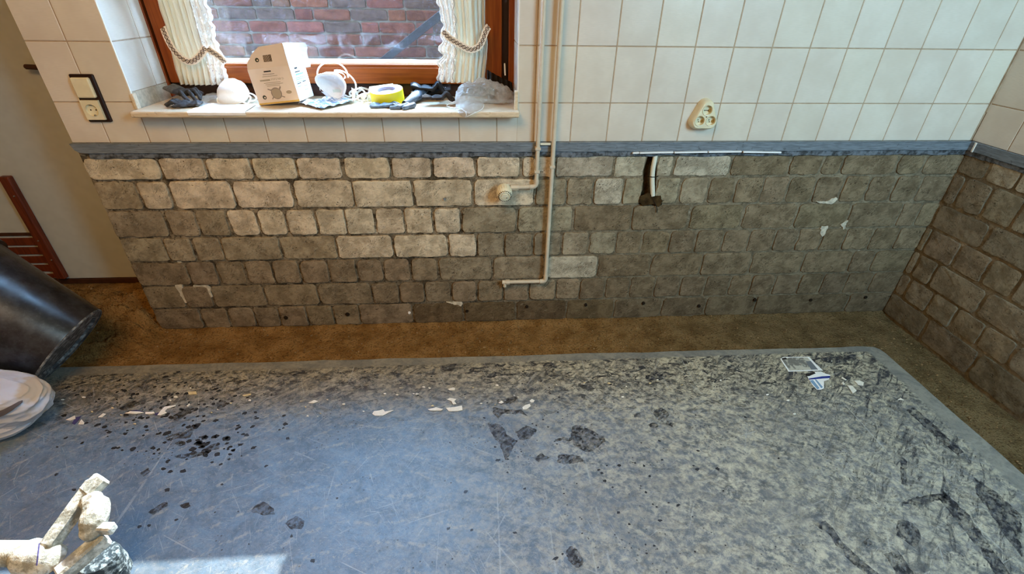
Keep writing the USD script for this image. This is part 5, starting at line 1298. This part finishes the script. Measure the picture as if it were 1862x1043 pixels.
for (u, v) in small:
    s_ = r.uniform(.8, 2.4); a_ = r.uniform(0, pi); m_ = r.integers(4, 7)
    px = [(u + s_ * 1.5 * math.cos(a_ + 2 * pi * i / m_) * r.uniform(.6, 1.4), v + s_ * .7 * math.sin(a_ + 2 * pi * i / m_) * r.uniform(.6, 1.4)) for i in range(m_)]
    mi = r.integers(0, 4); o = Fp(u, v)[:2]
    near = min(BIG, key=lambda q: np.linalg.norm(q[1] - o)); d_ = o - near[1]; dist = np.linalg.norm(d_) * 100
    way = ('right of' if d_[0] > 0 else 'left of') if abs(d_[0]) > 1.3 * abs(d_[1]) else ('behind' if d_[1] > 0 else 'in front of')
    lab = f"{'speck-sized' if s_ < 1.3 else 'tiny'} {['white', 'white', 'cream', 'grey'][mi]} crumb {'close' if dist < 5 else 'a hand' if dist < 14 else 'well'} {way} {near[0]}"
    flat_poly('crumb', px, ['chip_white', 'chip_white', 'chip_cream', 'chip_grey'][mi], lab, 'crumb', t=.0018, group='tiny pale crumbs on the slab')
# ---- glue residue left on the slab: raised films and drips
films = [
 [(1040,776),(1050,772),(1066,776),(1082,786),(1100,796),(1103,803),(1090,810),(1080,818),(1062,822),(1048,814),(1040,800),(1006,802),(1008,797),(1036,795)],
 [(1016,828),(1030,825),(1052,828),(1062,838),(1050,842),(1030,842),(1015,840)],
 [(896,740),(912,743),(946,745),(960,757),(944,752),(914,752),(906,760),(897,752)],
 [(888,770),(912,772),(922,790),(940,800),(930,820),(920,836),(914,818),(896,790)],
 [(936,786),(958,772),(976,782),(966,796),(950,800)], [(968,832),(985,825),(1000,832),(978,840)],
 [(372,817),(388,806),(402,806),(400,815),(384,818)], [(318,830),(340,823),(372,820),(374,827),(352,831),(326,833)],
 [(336,780),(352,772),(358,778),(344,786)], [(300,796),(326,786),(352,784),(346,796),(318,798)], [(318,806),(334,800),(336,808),(326,813)],
 [(306,758),(330,746),(346,740),(360,744),(340,754),(322,764)], [(392,733),(408,727),(414,736),(398,744)], [(218,742),(244,728),(256,732),(240,742),(226,746)],
 [(255,860),(268,851),(276,856),(262,866)], [(455,926),(478,912),(492,918),(502,934),(478,938)], [(515,950),(540,938),(556,946),(548,962),(528,962)],
 [(270,930),(286,918),(298,912),(304,920),(282,934)], [(330,916),(342,911),(348,915),(336,922)], [(1030,1000),(1042,990),(1056,1005),(1062,1022),(1048,1030),(1032,1018)],
 [(1188,748),(1204,740),(1216,750),(1210,764),(1196,766)], [(1152,752),(1164,750),(1166,758),(1154,758)], [(1176,770),(1190,768),(1198,776),(1184,778)], [(1212,766),(1224,768),(1222,776),(1212,772)],
 [(1480,950),(1500,948),(1516,962),(1530,984),(1552,1006),(1580,1030),(1600,1046),(1574,1046),(1548,1020),(1524,994),(1510,974),(1492,960)],
 [(1630,955),(1642,944),(1660,952),(1672,968),(1676,990),(1664,996),(1646,982),(1630,974)], [(1568,985),(1578,980),(1586,990),(1578,998)], [(1606,1006),(1630,1000),(1650,1024),(1662,1046),(1632,1046)],
 [(1648,908),(1690,900),(1730,896),(1728,908),(1680,914),(1640,920)], [(1636,826),(1648,838),(1646,870),(1652,886),(1638,878)],
 [(1660,740),(1690,764),(1724,796),(1752,822),(1742,828),(1708,800),(1674,768),(1648,746)], [(1716,894),(1760,936),(1800,990),(1838,1046),(1812,1046),(1776,992),(1736,944),(1708,908)],
 [(1770,868),(1812,896),(1856,936),(1856,1010),(1826,972),(1798,928),(1776,896)],
 [(1480,650),(1520,648),(1556,644),(1560,652),(1530,662),(1500,658)], [(990,660),(1010,660),(1008,684),(992,686)], [(1172,682),(1200,674),(1230,680),(1210,690),(1180,692)],
 [(800,664),(830,660),(826,672),(804,676)], [(900,726),(940,722),(944,730),(912,736)],
]
for px in films:
    pts = np.array([Fp(u, v)[:2] for u, v in px]); pg = Polygon(pts).buffer(0).buffer(.003).buffer(-.003)
    if pg.is_empty: continue
    e = pg.exterior if pg.geom_type == 'Polygon' else max(pg.geoms, key=lambda g: g.area).exterior
    n_ = max(24, int(e.length / .006)); ring = np.array([e.interpolate(e.length * i / n_).coords[0] for i in range(n_)])
    ring += (np.stack([meshkit.fbm(np.c_[ring * 55, np.zeros(n_)], 3, 7), meshkit.fbm(np.c_[ring * 55, np.ones(n_)], 3, 8)], 1) - .5) * .016
    pg = Polygon(ring).buffer(0)
    v, f = vf(extrude(pg, .0012)); part(floor, 'glue_patch', (v + [0, 0, SLAB - .0003], f), 'glue_film')
r = np.random.default_rng(44); ms = []
def drip(u, v, s_):
    o = Fp(u, v); n_ = 10; a_ = np.arange(n_) * 2 * pi / n_; rr = s_ * (1 + r.normal(0, .18, n_)); el_ = r.uniform(1, 1.7); th = r.uniform(-.5, .5)
    x_, y_ = rr * np.cos(a_) * el_, rr * np.sin(a_); pg = Polygon(np.c_[o[0] + x_ * math.cos(th) - y_ * math.sin(th), o[1] + x_ * math.sin(th) + y_ * math.cos(th)]).buffer(0)
    v_, f_ = vf(extrude(pg, .0010)); ms.append((v_ + [0, 0, SLAB - .0002], f_))
for i in range(340):
    z = r.random()
    if z < .42: u, v, s_ = r.normal(300, 110), r.normal(745, 42), r.uniform(.002, .007)
    elif z < .60: u, v, s_ = r.normal(370, 40), r.normal(800, 22), r.uniform(.003, .009)
    elif z < .80: u, v, s_ = r.normal(1130, 130), r.normal(860, 75), r.uniform(.0014, .004)
    elif z < .92: u, v, s_ = r.uniform(700, 1500), r.normal(690, 22), r.uniform(.0015, .004)
    else: u, v, s_ = r.uniform(150, 1500), r.uniform(780, 1030), r.uniform(.0015, .005)
    if v < 672 or u < 110 and v < 800: continue
    drip(u, v, s_)
for u, v, s_ in ((242,816,.009),(208,814,.006),(310,857,.007),(337,919,.009),(253,957,.005),(103,862,.006),(135,890,.005),(305,838,.007),(412,797,.010),(424,818,.006),(1100,874,.005),(905,836,.005),(1268,853,.006),(1305,852,.006)):
    drip(u, v, s_)
part(floor, 'glue_drip', join(ms), 'glue_dot', kind='stuff')
